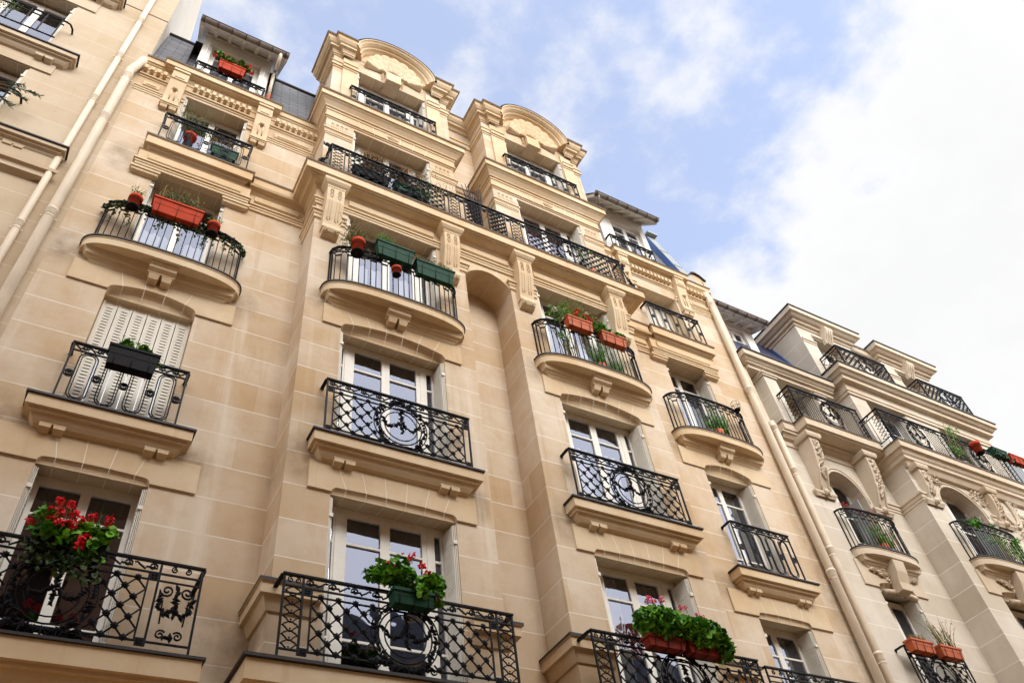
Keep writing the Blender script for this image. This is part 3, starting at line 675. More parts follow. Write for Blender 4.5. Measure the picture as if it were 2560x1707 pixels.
# ================================================================ main building
b = -.658
E1, E1R, E2, E2R = 2.144, 5.25, 6.30, 9.385
XL, XR = -1.58, 13.72
COL = {'L': (-.64, .648, 0), 'A': (2.78, 4.632, b), 'B': (6.965, 8.795, b), 'R': (10.885, 12.17, 0)}
FL = {0: 2.6, 1: 5.95, 2: 9.27, 3: 12.58, 4: 15.90, 5: 19.35}
HD = {0: 5.1, 1: 8.44, 2: 11.76, 3: 15.10, 4: 18.36, 5: 21.64}
main = empty('apartment_building', (5.6, 0, 0), 'honey stone apartment building with two tall projecting bays and shell carved gables', 'building')
mb = MB(); holes = {k: [] for k in COL}
for k, (x0, x1, y) in COL.items():
    for lv in (0, 1, 2, 3, 4, 5):
        if lv == 5 and k in 'LR': continue
        zh = HD[lv] + (.14 if lv == 4 and k in 'AB' else 0) - (.10 if (lv == 4 and k == 'L') else 0) - (.40 if (lv == 4 and k == 'R') else 0)
        cut = lv in (1, 2); cx = (x0 + x1) / 2
        pn = None
        if cut: pw = .56 if k in 'LR' else .32; pn = (x0 - pw, x1 + pw, zh + .47)
        holes[k].append(opening(mb, M_TRIM, x0, x1, FL[lv], zh, y, rise=.13 if lv == 2 else .02, panel=pn, joints=4 if k in 'LR' else 6, cut=cut, depth=.42 if not (k == 'R' and lv == 4) else .5))
hl = holes['L'] + holes['R']
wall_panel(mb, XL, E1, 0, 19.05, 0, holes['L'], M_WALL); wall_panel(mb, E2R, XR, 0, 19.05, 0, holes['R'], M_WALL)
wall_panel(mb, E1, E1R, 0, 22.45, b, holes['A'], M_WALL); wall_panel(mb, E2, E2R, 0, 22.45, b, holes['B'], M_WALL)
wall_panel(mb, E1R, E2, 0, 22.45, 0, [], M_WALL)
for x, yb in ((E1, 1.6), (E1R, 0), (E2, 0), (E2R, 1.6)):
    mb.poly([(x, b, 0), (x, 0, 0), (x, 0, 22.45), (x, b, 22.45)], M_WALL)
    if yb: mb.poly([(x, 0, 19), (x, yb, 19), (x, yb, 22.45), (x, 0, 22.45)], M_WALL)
# arch that bridges the recess under the long balcony
n = 16; pa = [(E1R + (E2 - E1R) * i / n, 14.55 + .36 * math.sin(pi * i / n) ** .7) for i in range(n + 1)]
for (a, za), (c, zc) in zip(pa, pa[1:]):
    mb.poly([(a, b, za), (c, b, zc), (c, b, 15.85), (a, b, 15.85)], M_TRIM); mb.add([(a, b, za), (c, b, zc), (c, 0, zc), (a, 0, za)], [(0, 1, 2, 3)], M_TRIM, True)
for i in (4, 11):
    a, z = pa[i]; w = .011; mb.poly([(a - w, b + .01, z - .004), (a, b + .01, z - .004), (a, 0, z - .004), (a - w, 0, z - .004)], M_MORT)
    e = -.12 if i == 4 else .12; mb.poly([(a - w, b - .003, z), (a, b - .003, z), (a + e, b - .003, 15.2), (a + e - w, b - .003, 15.2)], M_MORT)
# party wall on the right, up to a small round-topped gable
gp = [(13.24, 19.05), (13.24, 19.6)] + [(13.24 + .50 * (1 - math.cos(t)) * .5 + .02, 19.62 + .22 * math.sin(t)) for t in [pi * i / 10 for i in range(11)]] + [(XR + .10, 19.6), (XR + .10, 19.05)]
gp = [(13.22, 19.0), (13.22, 19.62), (13.34, 19.78), (13.5, 19.83), (13.66, 19.78), (13.84, 19.62), (13.84, 19.0)]
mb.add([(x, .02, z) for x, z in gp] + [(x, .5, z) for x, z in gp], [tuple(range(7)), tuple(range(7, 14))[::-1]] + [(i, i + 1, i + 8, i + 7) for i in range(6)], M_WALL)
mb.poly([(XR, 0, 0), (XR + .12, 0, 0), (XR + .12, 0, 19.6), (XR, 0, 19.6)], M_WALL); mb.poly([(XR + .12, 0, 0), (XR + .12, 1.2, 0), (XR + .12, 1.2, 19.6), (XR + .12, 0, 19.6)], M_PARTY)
mb.build('wall', main)
lp = MB()
for (x0, z0), (x1, z1) in zip(gp[1:5], gp[2:6]): lp.add([(x0, -.04, z0 + .0), (x1, -.04, z1 + .0), (x1, .55, z1 + .0), (x0, .55, z0), (x0, -.04, z0 + .05), (x1, -.04, z1 + .05), (x1, .55, z1 + .05), (x0, .55, z0 + .05)], [(0, 1, 5, 4), (4, 5, 6, 7), (0, 3, 2, 1), (1, 2, 6, 5), (3, 0, 4, 7)], M_LEAD)
lp.build('gable_capping', main)

# --- windows
for k, (x0, x1, y) in COL.items():
    four = k in 'AB'
    for lv in (1, 2, 3, 4, 5):
        if lv == 5 and not four: continue
        zh = HD[lv] + (.14 if lv == 4 and four else 0) - (.10 if (lv == 4 and k == 'L') else 0) - (.40 if (lv == 4 and k == 'R') else 0)
        yf = y + .36; cur = None; gl = M_GL
        if lv == 1: gl = M_GL; cur = (M_CURT2, [(.16, .40), (.60, .84)], None) if k in 'BR' else None
        if lv == 3: cur = (M_CURT, [(.05, .34), (.38, .55), (.66, .97)], zh - 1.0 if k == 'L' else zh - .75)
        if lv == 2 and k in 'B': cur = (M_CURT, [(.1, .42), (.55, .8)], zh - .6)
        if lv == 2 and k in 'R': cur = (M_CURT2, [(.1, .9)], zh - .1)
        if lv == 4: gl = M_GL; cur = (M_CURT, [(.06, .22), (.45, .56)], zh - 1.0) if k == 'A' else ((M_REDC, [(.05, .95)], zh - .1) if k == 'B' else None)
        if lv == 5: cur = (M_CURT, [(.05, .48), (.53, .95)], zh - .35)
        if (k == 'L' and lv == 2) or (k == 'R' and lv == 4):
            closed_shutter(main, x0 + .01, x1 - .01, y + (.20 if lv == 2 else .40), FL[lv] + .03, zh - .02, 6)
        else:
            window(main, x0, x1, FL[lv], zh + .085, yf, 'four' if four else 'two', cur, gl, [zh - .46, FL[lv] + .68])
            for s, x in ((1, x0), (-1, x1)): shutter_stack(main, x, s, y + .02, FL[lv], zh, .33)

# --- balconies of the first three floors
for k, (x0, x1, y) in COL.items():
    cx = (x0 + x1) / 2; four = k in 'AB'
    # wide balconies
    if k in 'AB':
        o = MB(); p0, p1 = (2.165, 5.085) if k == 'A' else (6.265, 9.19)
        zt = 5.86; sx0, sx1 = (1.83, 5.42) if k == 'A' else (5.98, 9.55)
        o.mould([(sx0 + .5, 0), (sx0 + .5, b), (sx1 - .5, b), (sx1 - .5, 0)], [(-.1, zt), (.50, zt), (.50, zt - .035), (.46, zt - .04), (.46, zt - .26), (.40, zt - .27), (.34, zt - .40), (.2, zt - .5), (0.02, zt - .6), (0, zt - .62)], M_TRIM, True, M_LEAD, 3)
        bl = o.build('balcony', main); rail_straight(bl, rail_oval, p0, p1, -1.09, zt + .03, .975, b, ends=.22)
    elif k == 'L':
        bl = slab_straight(main, -1.56, 1.56, 0, 6.03, .56, .25, False); rail_straight(bl, rail_oval, -1.42, 1.42, -.52, 6.06, 1.03, 0, ends=.45, endkind='garland')
    else:
        bl = slab_straight(main, 9.86, 13.0, 0, 6.10, .56, .25, False); rail_straight(bl, rail_oval, 10.0, 12.85, -.50, 6.13, 1.05, 0, ends=.45, endkind='garland')
    # straight balconies
    if four:
        bl = slab_straight(main, cx - 1.285, cx + 1.285, y, 9.27, .26); rail_straight(bl, rail_oval, cx - 1.155, cx + 1.155, y - .215, 9.29, 1.02, y)
    else:
        bl = slab_straight(main, cx - .99, cx + .99, y, 9.27, .27); rail_straight(bl, rail_loops, cx - .75, cx + .75, y - .235, 9.29, 1.02, y)
    # bowed balconies
    h = 1.345 if four else 1.235
    bl = slab_curved(main, cx, h, .40, y, 12.60); rail_curve(bl, cx, h - .13, .32, y, 12.61, 1.06)

# --- string course round the bays at the first balcony, cut by the windows
PB = [(0, 6.98), (.17, 6.95), (.17, 6.91), (.14, 6.905), (.14, 6.77), (.09, 6.76), (.05, 6.66), (.03, 6.62), (0, 6.615)]
for path in ([(E1, 0), (E1, b), (2.72, b)], [(4.70, b), (E1R, b), (E1R, 0)], [(E2, 0), (E2, b), (6.90, b)], [(8.86, b), (E2R, b), (E2R, 0)]): mb = MB(); mb.mould(path, PB, M_TRIM, True, M_LEAD, 2); mb.build('string_course', main)

# --- entablature under the long balcony, following the whole plan
PLAN = [(E1, 0), (E1, b), (E2R, b), (E2R, 0)]
mb = MB()
ENT = [(0, 15.70), (.20, 15.68), (.18, 15.63), (.10, 15.60), (.06, 15.55), (.035, 15.53), (.035, 15.235), (.075, 15.225), (.075, 15.185), (.05, 15.18), (.05, 15.125), (.035, 15.12), (.035, 15.06), (0, 15.05)]
mb.mould([(.97, 0)] + PLAN + [(10.56, 0)], ENT, M_TRIM)
mb.mould([(XL + .1, 0), (-.98, 0)], ENT[5:], M_TRIM) if False else None
mb.mould([(12.37, 0), (12.37, -.001)], ENT, M_TRIM) if False else None
# raised frieze panels
for x0, x1, y in ((1.12, 1.98, 0), (2.76, 4.56, b), (5.16, 6.30, b), (6.92, 8.66, b), (9.46, 10.40, 0)):
    mb.prism([(y - .035, 15.29), (y - .035, 15.50), (y - .075, 15.47), (y - .075, 15.32)], x0, x1, M_TRIM)
# blocks over the side windows
for cx in (.004, 11.46 + .0):
    w = .97 if cx < 5 else .94
    mb.mould([(cx - w + .1, 0), (cx - w + .1, -.001), (cx + w - .1, -.001), (cx + w - .1, 0)], [(d + .10, z) for d, z in ENT[4:-1]] + [(0, 15.06)], M_TRIM)
    mb.prism([(-.13, 15.27), (-.13, 15.50), (-.165, 15.47), (-.165, 15.30)], cx - w + .14, cx + w - .14, M_TRIM)
    for s in (-1, 1):
        a, c = sorted((cx + s * .648, cx + s * (w - .02))); mb.mould([(a + .02, 0), (a + .02, -.001), (c - .02, -.001), (c - .02, 0)], [(.12, 15.06), (.12, 14.99), (.10, 14.985), (.09, 14.93), (0, 14.90)], M_TRIM)
mb.build('entablature', main)
# impost band of the bays
IM = [(0, 14.83), (.085, 14.82), (.085, 14.775), (.06, 14.77), (.045, 14.70), (.03, 14.69), (.03, 14.60), (.012, 14.59), (0, 14.58)]
for path in ([(E1, 0), (E1, b), (2.74, b)], [(4.70, b), (E1R, b), (E1R, 0)], [(E2, 0), (E2, b), (6.92, b)], [(8.84, b), (E2R, b), (E2R, 0)]): mb = MB(); mb.mould(path, IM, M_TRIM); mb.build('impost_band', main)
# --- long balcony and its slab
ZB = 15.95; TS[0] = .95
o = MB(); SL = [(-.25, 0), (.0, 0), (.0, -.03), (-.03, -.032), (-.03, -.23), (-.07, -.235), (-.11, -.25)]
def slabprof(d): return [(d + q, ZB + z) for q, z in SL] + [(max(.1, d - .2), ZB - .25), (.16, ZB - .27), (.14, ZB - .31), (.05, ZB - .34), (0, ZB - .36)]
path = [(.98, 0)] + PLAN + [(10.58, 0)]
# deep part (bays) and shallow part (side columns) as one plan line of the outer edge
edge = [(.99, .0), (.99, -.205), (1.76, -.205), (1.76, -1.03), (9.84, -1.03), (9.84, -.205), (10.55, -.205), (10.55, 0)]
o.mould([(1.0, 0.0), (1.0, -.001)], [(0, ZB), (0, ZB - .01)], M_TRIM)
o.mould(edge, [(-.6, ZB), (0, ZB), (0, ZB - .03), (-.03, ZB - .032), (-.03, ZB - .25), (-.07, ZB - .255), (-.07, ZB - .275), (-.6, ZB - .275)], M_TRIM, False, M_LEAD, 2)
o.poly([(1.85, -.9, ZB - .274), (9.75, -.9, ZB - .274), (9.75, 0, ZB - .274), (1.85, 0, ZB - .274)], M_TRIM); o.poly([(1.85, -.9, ZB), (9.75, -.9, ZB), (9.75, 0, ZB), (1.85, 0, ZB)], M_LEAD)
o.mould([(E1 - .02, 0), (E1 - .02, b - .02), (E2R + .02, b - .02), (E2R + .02, 0)], [(.24, ZB - .274), (.24, ZB - .30), (.21, ZB - .305), (.17, ZB - .335), (.02, ZB - .345)], M_TRIM)
long_bal = o.build('balcony', main)
# consoles
def console(p, cx, yw, w=.17):
    c = MB()
    prof = [(yw, 15.46), (yw - .25, 15.46), (yw - .255, 15.2), (yw - .24, 14.95), (yw - .20, 14.72), (yw - .15, 14.5), (yw - .125, 14.35), (yw - .135, 14.22), (yw, 14.22)]
    c.prism(prof, cx - w, cx + w, M_TRIM)
    c.mould([(cx - w, yw), (cx - w, yw - .25), (cx + w, yw - .25), (cx + w, yw)], [(0, 15.40), (.012, 15.41), (.012, 15.45), (.05, 15.49), (.085, 15.55), (.085, 15.62), (0, 15.62)], M_TRIM, False)
    c.prism([(yw, 14.22), (yw - .165, 14.22), (yw - .175, 14.17), (yw - .14, 14.10), (yw - .08, 14.05), (yw, 14.03)], cx - w + .02, cx + w - .02, M_TRIM)
    for s in (-.5, .5): c.tube([(cx + s * w, yw - .155, 14.20), (cx + s * w, yw - .17, 14.15), (cx + s * w, yw - .12, 14.08)], .022, M_TRIM, 6)
    fr = lambda z: next(a[0] + (b_[0] - a[0]) * (a[1] - z) / (a[1] - b_[1]) for a, b_ in zip(prof[1:], prof[2:]) if a[1] >= z >= b_[1])
    for s in (-.45, .45):
        zs = [15.02 - .07 * i for i in range(9)]
        for d in (-.028, .028): c.tube([(cx + s * w + d, fr(z) - .004, z) for z in zs], .010, M_TRIM, 5)
        c.tube([(cx + s * w, fr(zs[-1]) - .004, zs[-1] - .02)] + [(cx + s * w - .028, fr(zs[-1]), zs[-1])], .010, M_TRIM, 5)
        for i, z in enumerate((15.32, 15.26, 15.20, 15.14, 15.08)):
            for d in (-.016, .016): c.blob((cx + s * w + d * (1 + .5 * (i % 2)), fr(z) - .012, z), .026 - .002 * i, M_TRIM, .8, .8, 1.2)
    return c.build('console', p)
for cx in (2.43, 4.88, 6.585, 8.965): console(main, cx, b)
# balcony floor over the side windows (its front lies a little further out)
sideb = {}
for k, cx in (('L', .004), ('R', 11.55)):
    o = MB(); w = 1.0
    o.mould([(cx - w + .28, 0), (cx - w + .28, -.001), (cx + w - .28, -.001), (cx + w - .28, 0)], [(-.2, ZB + .004), (.28, ZB + .004), (.28, ZB - .03), (.25, ZB - .032), (.25, ZB - .27), (.20, ZB - .275), (.17, ZB - .32), (.12, ZB - .36), (.10, ZB - .40), (0, ZB - .42)], M_TRIM, True, M_LEAD, 2)
    sideb[k] = o.build('balcony', main); rail_straight(sideb[k], rail_loops, cx - .83, cx + .83, -.235, ZB + .02, .95, 0)
# --- long railing: volute ends, chain panels, lattice with ovals, two small lattices in the middle
def long_rail(mb):
    H = .98; x0, x1 = 2.24, 9.42; y = -.945; M = straight(x0, y, ZB + .03); Wd = x1 - x0
    frame(mb, M, Wd, H, .15, .08); U = lambda x: x - x0
    posts = [2.25, 2.53, 2.62, 4.76, 4.86, 5.12, 5.24, 5.66, 5.82, 6.26, 6.40, 6.66, 6.80, 9.02, 9.12, 9.41]
    for x in posts: VB(mb, M, U(x), .02, H - .02, .020)
    for a, c in ((2.25, 2.53), (4.86, 5.12), (6.40, 6.66), (9.12, 9.41)):
        a, c = U(a) + .02, U(c) - .02; chain(mb, M, a, c, .10, H - .15, 6); scroll_band(mb, M, a, c, H - .135, .11, .14)
        um = (a + c) / 2
        for s in (-1, 1): T(mb, M, [(um + s * q, v) for q, v in spiral(.06, .055, .006, .03, 0, 1.2, 10)], .008)
    for a, c in ((2.62, 4.76), (6.80, 9.02)):
        a, c = U(a), U(c); cu = (a + c) / 2; lattice(mb, M, a, c, .09, H - .16, .19, .185, (cu, .45, .40, .40)); oval_garland(mb, M, cu, .45, .40, .40, True, .9)
        scroll_band(mb, M, a + .03, cu - .14, H - .135, .11, .22); scroll_band(mb, M, cu + .14, c - .03, H - .135, .11, .22, True)
        for s in (-1, 1): T(mb, M, [(cu + s * q, v) for q, v in spiral(.48, .045, .008, .032, 0, 1.2, 10)], .009)
    for a, c in ((5.24, 5.66), (5.82, 6.26)):
        a, c = U(a), U(c); lattice(mb, M, a, c, .09, H - .16, .15, .15); scroll_band(mb, M, a, c, H - .135, .11, .2)
    for x in (2.575, 4.81, 5.18, 5.74, 6.33, 6.73, 9.07): corner_block(mb, M, U(x), H - .20, .075); corner_block(mb, M, U(x), .075, .075)
    for xx, s in ((x0, -1), (x1, 1)):                                # returns to the wall and cast volutes
        Mr = along_y(xx, b, ZB + .03); Wr = abs(y - b); HB(mb, Mr, 0, Wr, H - .022, .022, .05); HB(mb, Mr, 0, Wr, .08, .016, .025)
        for q in range(3): T(mb, Mr, [(Wr * (q + .5) / 3, .09), (Wr * (q + .5) / 3, H - .03)], .008)
        Mv = straight(xx, y, ZB + .03)
        T(mb, Mv, [(s * (.03 + q), v) for q, v in spiral(.06, H - .08, .012, .075, pi, 1.6, 20)], .016, 5)
        T(mb, Mv, [(s * (.03 + q), v) for q, v in spiral(.10, .11, .015, .10, pi, 1.6, 22)], .018, 5)
        T(mb, Mv, [(s * u, v) for u, v in ((.05, H - .12), (.03, H - .3), (.05, H - .5), (.10, .30), (.19, .16))], .018, 5)
        leaves_on(mb, Mv, [(s * .05, H - .14), (s * .03, H - .35)], .03); leaves_on(mb, Mv, [(s * .08, .34), (s * .22, .10)], .035)
railing(long_bal, long_rail)
# --- upper entablatures of the two bays and the sills of their attic windows
AT = [(-.1, 19.43), (.275, 19.43), (.275, 19.385), (.24, 19.388), (.24, 19.20), (.20, 19.19), (.20, 19.165), (.16, 19.13), (.11, 19.06), (.085, 19.02), (.085, 18.99), (.055, 18.985), (.05, 18.92), (.03, 18.91), (.03, 18.68), (.05, 18.67), (.05, 18.63), (.02, 18.62), (.02, 18.58), (0, 18.57)]
for xa, xb in ((E1, E1R), (E2, E2R)): att = MB(); att.mould([(xa, .55), (xa, b), (xb, b), (xb, .55)], AT, M_TRIM, True, M_LEAD, 2); att.build('cornice', main)
P2 = [(0, 18.08), (.065, 18.07), (.065, 18.03), (.045, 18.02), (.03, 17.97), (.03, 17.93), (.015, 17.92), (.015, 17.88), (0, 17.87)]
for xa, xb, k in ((E1, E1R, 'A'), (E2, E2R, 'B')):
    w0, w1 = COL[k][0], COL[k][1]
    for path in ([(xa, 0), (xa, b), (w0 - .03, b)], [(w1 + .03, b), (xb, b), (xb, 0)]): mb = MB(); mb.mould(path, P2, M_TRIM); mb.build('impost_band', main)
    mb = MB()
    for x0, x1 in ((xa + .10, w0 - .12), (w1 + .12, xb - .10)):
        for i in range(4):
            x = x0 + (x1 - x0) * (i + .5) / 4; mb.blob((x, b - .005, 18.40), .042, M_TRIM, 1, .7, 1)
            for s in (-1, 1): mb.bar((x + s * .024, b - .004, 18.36), (x + s * .024, b - .004, 18.23), .014, .014, M_TRIM)
    cx = (w0 + w1) / 2
    for r_, q in ((.13, .018), (.085, .018), (.04, .02)): mb.tube([(cx + r_ * math.cos(t), b - .045, 18.83 + r_ * math.sin(t)) for t in [pi + pi * i / 10 for i in range(11)]], q, M_TRIM, 5)
    for i in range(6):
        x = w0 + (w1 - w0) * (i + .5) / 6; e = .10 * ((i + .5) / 3 - 1); mb.poly([(x, b - .053, 18.58), (x + .011, b - .053, 18.58), (x + .011 + e, b - .053, 18.9), (x + e, b - .053, 18.9)], M_MORT)
    mb.build('frieze_carving', main)
mb = MB(); mb.mould([(E1R, 0), (E2, 0)], [(0, 19.05), (.09, 19.04), (.09, 19.0), (.07, 18.99), (.04, 18.9), (0, 18.88)], M_TRIM, True, M_LEAD, 2); mb.build('string_course', main)
mb = MB(); mb.mould([(E1R, 0), (E2, 0)], [(0, 21.66), (.05, 21.65), (.05, 21.6), (.02, 21.59), (.02, 21.42), (.035, 21.41), (.035, 21.36), (0, 21.35)], M_TRIM)
mb.build('impost_band', main)
# --- attic storey of each bay: pilasters, stepped cornice, arched gable with a shell
RS = []
for xa, xb, k in ((E1, E1R, 'A'), (E2, E2R, 'B')):
    w0, w1 = COL[k][0], COL[k][1]; cx = (w0 + w1) / 2
    rail_o = MB(); g = MB()
    CN = [(0, 22.52), (.31, 22.52), (.31, 22.465), (.27, 22.46), (.25, 22.36), (.20, 22.28), (.16, 22.25), (.16, 22.17), (.09, 22.15), (.05, 22.07), (.05, 22.03), (.025, 22.02), (.025, 21.98), (0, 21.97)]
    a0, a1 = cx - 1.10, cx + 1.10; pl = .06
    inL = [(xa, 1.2), (xa, b), (xa + .26, b), (xa + .26, b - pl), (a0 + .02, b - pl)]; inR = [(a1 - .02, b - pl), (xb - .26, b - pl), (xb - .26, b), (xb, b), (xb, .3)]
    # stepping breaks forward over the inner pilasters
    stepL = [(xa, .25), (xa, b), (xa + .22, b), (xa + .22, b - .10), (a0 + .03, b - .10)]; stepR = [(a1 - .03, b - .10), (xb - .22, b - .10), (xb - .22, b), (xb, b), (xb, .25)]
    for s in (stepL, stepR): g.mould(s, CN, M_TRIM, True, M_LEAD, 2)
    IB = [(0, 21.62), (.06, 21.61), (.06, 21.57), (.035, 21.56), (.035, 21.46), (.05, 21.45), (.05, 21.40), (.02, 21.39), (.02, 21.33), (0, 21.32)]
    for s in ([(xa, .2), (xa, b), (xa + .22, b)], [(xa + .24, b - .05), (w0 - .02, b - .05)], [(w1 + .02, b - .05), (xb - .24, b - .05)], [(xb - .22, b), (xb, b), (xb, .2)]): g.mould(s, IB, M_TRIM)
    for x0, x1 in ((xa + .24, w0 - .01), (w1 + .01, xb - .24)): g.box(x0, x1, b - .05, b + .001, 19.42, 22.0, M_TRIM)
    # arched gable: tympanum, moulded arch, and a barrel running back
    rx, rz, z0 = 1.10, 1.03, 22.32; n = 28
    arc = lambda q, t: (cx - (rx - q) * math.cos(t), z0 + (rz - q) * math.sin(t))
    prof = [(0, 1.0), (0, -.36), (.045, -.36), (.05, -.33), (.10, -.30), (.13, -.24), (.135, -.20), (.185, -.19), (.19, -.12), (.235, -.08), (.24, -.03), (.245, .0)]
    ts = [pi * i / n for i in range(n + 1)]; vs = []
    for t in ts:
        for q, d in prof: x, z = arc(q, t); vs.append((x, b + d, z))
    m_ = len(prof); fs = [(i * m_ + j, (i + 1) * m_ + j, (i + 1) * m_ + j + 1, i * m_ + j + 1) for i in range(n) for j in range(m_ - 1)]
    g.add(vs, [f for f in fs if f[0] % m_ >= 1], M_TRIM, False); g.add(vs, [f for f in fs if f[0] % m_ < 1], M_LEAD, True)
    for i in (0, n): g.add(vs[i * m_:(i + 1) * m_], [tuple(range(m_))], M_TRIM)
    ty = [(arc(.22, t)[0], b - .012, arc(.22, t)[1]) for t in ts]; g.poly(ty, M_TRIM)
    # thin lead edge on the arch
    g.tube([(arc(-.012, t)[0], b - .345, arc(-.012, t)[1]) for t in ts[3:]], .034, M_LEAD, 5)
    g.build('gable', main)
    # the carved shell
    s_ = MB(); nt_, nr = 120, 27; sx, sz0 = cx + .02, 22.16; vs = []; lob = 9
    for i in range(nt_ + 1):
        u = i / nt_; t = pi * (-.04 + 1.08 * u)
        for j in range(nr + 1):
            q = .24 + .76 * j / nr; tr = 3 * j / nr; ti = min(2, int(tr)); fr = tr - ti
            ph = lob * u * pi + (pi / 2 if ti == 1 else 0); lb = abs(math.sin(ph)) ** .7
            rr = q - (1 - lb) * .035 * fr
            dep = .02 + .03 * ti + .055 * fr * (1 - .35 * fr) + .030 * lb * (.4 + .6 * fr)
            dep = dep * 1.15 * min(1, u / .05, (1 - u) / .05) - (.02 if j in (0, nr) else 0)
            if j in (0, nr): dep = -.02
            vs.append((sx - rr * .80 * math.cos(t), b - .02 - dep, sz0 + rr * .84 * (math.sin(t) if math.sin(t) > 0 else math.sin(t) * .5) - .10 * abs(math.cos(t)) ** 3 * rr))
    k_ = nr + 1; s_.add(vs, [(i * k_ + j, (i + 1) * k_ + j, (i + 1) * k_ + j + 1, i * k_ + j + 1) for i in range(nt_) for j in range(nr)], M_TRIM, True)
    s_.prism([(b, 22.16), (b - .10, 22.16), (b - .13, 22.0), (b - .13, 21.66), (b, 21.66)], cx - .20, cx + .20, M_TRIM)
    s_.poly([(cx - .20, b - .13, 21.645), (cx + .20, b - .13, 21.645), (cx + .20, b + .3, 21.645), (cx - .20, b + .3, 21.645)], M_TRIM)
    for s in (-1, 1):
        s_.tube([(cx + s * q, b - .10, z) for q, z in spiral(.27, 22.14, .015, .06, 0, 1.3, 14)], .022, M_TRIM, 5)
        for i in range(5): s_.blob((cx + s * (.265 + .012 * (i % 2)), b - .04, 22.02 - .07 * i), .045 - .004 * i, M_TRIM, 1, 1, 1.3)
    s_.build('shell_carving', main)
    bl = MB(); bl.box(xa + .2, xb - .2, b - .02, b + .05, 19.40, 19.424, M_LEAD); o = bl.build('balcony', main)
    rail_straight(o, rail_loops, cx - 1.105, cx + 1.105, b - .14, 19.43, .93, b)
# cornice of the recess between the gables
mb = MB(); mb.mould([(E1R, 0), (E2, 0)], [(-.6, 22.54), (.30, 22.54), (.30, 22.505), (.27, 22.5), (.25, 22.40), (.20, 22.32), (.16, 22.29), (.16, 22.21), (.09, 22.19), (.05, 22.11), (0, 22.1)], M_TRIM, True, M_LEAD, 2); mb.build('cornice', main)

# --- cornices with dentils and brackets over the side columns
for k, xa, xb, cx, c1, c2 in (('L', XL - .02, E1, .004, -.87, .92), ('R', E2R, XR - .05, 11.50, 10.5, 12.40)):
    z = 19.06; mb = MB(); s0, s1 = (cx - 1.26, cx + 1.26) if k == 'L' else (10.22, 12.80)
    CT = [(-.2, z), (.16, z), (.16, z - .03), (.13, z - .032), (.13, z - .20), (.10, z - .21), (.10, z - .25), (.075, z - .27), (.06, z - .34), (.05, z - .36), (.05, z - .42), (.03, z - .43)]
    CT += [(.03, z - .62), (.055, z - .625), (.055, z - .67), (.025, z - .675), (.02, z - .72), (0, z - .73)]
    mb.mould([(xa, 0), (xb, 0)], CT, M_TRIM, True, M_LEAD, 2)
    mb.mould([(s0 + .28, 0), (s0 + .28, -.001), (s1 - .28, -.001), (s1 - .28, 0)], [(-.2, z + .004), (.28, z + .004), (.28, z - .03), (.25, z - .032), (.25, z - .20), (.20, z - .21), (.20, z - .235), (.10, z - .245), (.09, z - .30), (0.05, z - .36)], M_TRIM, True, M_LEAD, 2)
    d = xa + .04
    while d < xb - .06:
        if not any(abs(d + .04 - c) < .25 for c in (c1, c2)): mb.box(d, d + .07, -.15, -.02, z - .55, z - .42, M_TRIM)
        d += .125
    # frieze panels and lower mouldings, interrupted by brackets and window
    for x0, x1 in ((xa, c1 - .18), (c2 + .18, xb)):
        if x1 - x0 < .2: continue
        mb.mould([(x0, 0), (x1, 0)], [(0, z - 1.14), (.05, z - 1.15), (.05, z - 1.19), (.03, z - 1.20), (.03, z - 1.25), (.015, z - 1.26), (.015, z - 1.31), (0, z - 1.32)], M_TRIM)
        mb.prism([(0, z - 1.06), (0, z - .86), (-.03, z - .88), (-.03, z - 1.04)], x0 + .14, x1 - .1, M_TRIM)
        mb.prism([(-.03, z - 1.02), (-.03, z - .90), (-.05, z - .92), (-.05, z - 1.0)], x0 + .20, x1 - .16, M_TRIM)
    for x0, x1 in ((c1 + .17, COL[k][0] - .005), (COL[k][1] + .005, c2 - .17)): mb.mould([(x0, 0), (x1, 0)], [(0, z - .98), (.06, z - .99), (.06, z - 1.05), (.04, z - 1.06), (.03, z - 1.14), (0, z - 1.15)], M_TRIM)
    mb.build('cornice', main)
    for c in (c1, c2):
        q = MB(); w = .16
        q.prism([(0, z - .23), (-.24, z - .23), (-.24, z - .30), (-.21, z - .31), (-.21, z - .62), (-.185, z - .64), (-.15, z - .9), (-.11, z - 1.25), (-.11, z - 1.50), (0, z - 1.50)], c - w, c + w, M_TRIM)
        q.prism([(0, z - 1.50), (-.135, z - 1.50), (-.135, z - 1.56), (-.115, z - 1.565), (-.115, z - 1.60), (0, z - 1.62)], c - w - .02, c + w + .02, M_TRIM)
        q.prism([(0, z - 1.62), (-.11, z - 1.62), (-.09, z - 1.70), (0, z - 1.72)], c - w + .01, c - .02, M_TRIM); q.prism([(0, z - 1.62), (-.11, z - 1.62), (-.09, z - 1.70), (0, z - 1.72)], c + .02, c + w - .01, M_TRIM)
        q.box(c - w * .6, c + w * .6, -.225, -.2, z - .57, z - .38, M_TRIM)
        q.lathe((c, -.155, z - .98), [(.0, .055), (.05, .03), (.062, -.01), (.045, -.05), (.0, -.06)], M_TRIM, 12)
        for s in (-1, 1): q.tube([(c + s * .045, -.145, z - 1.05), (c + s * .045, -.115, z - 1.38)], .014, M_TRIM, 5)
        q.build('console', main)
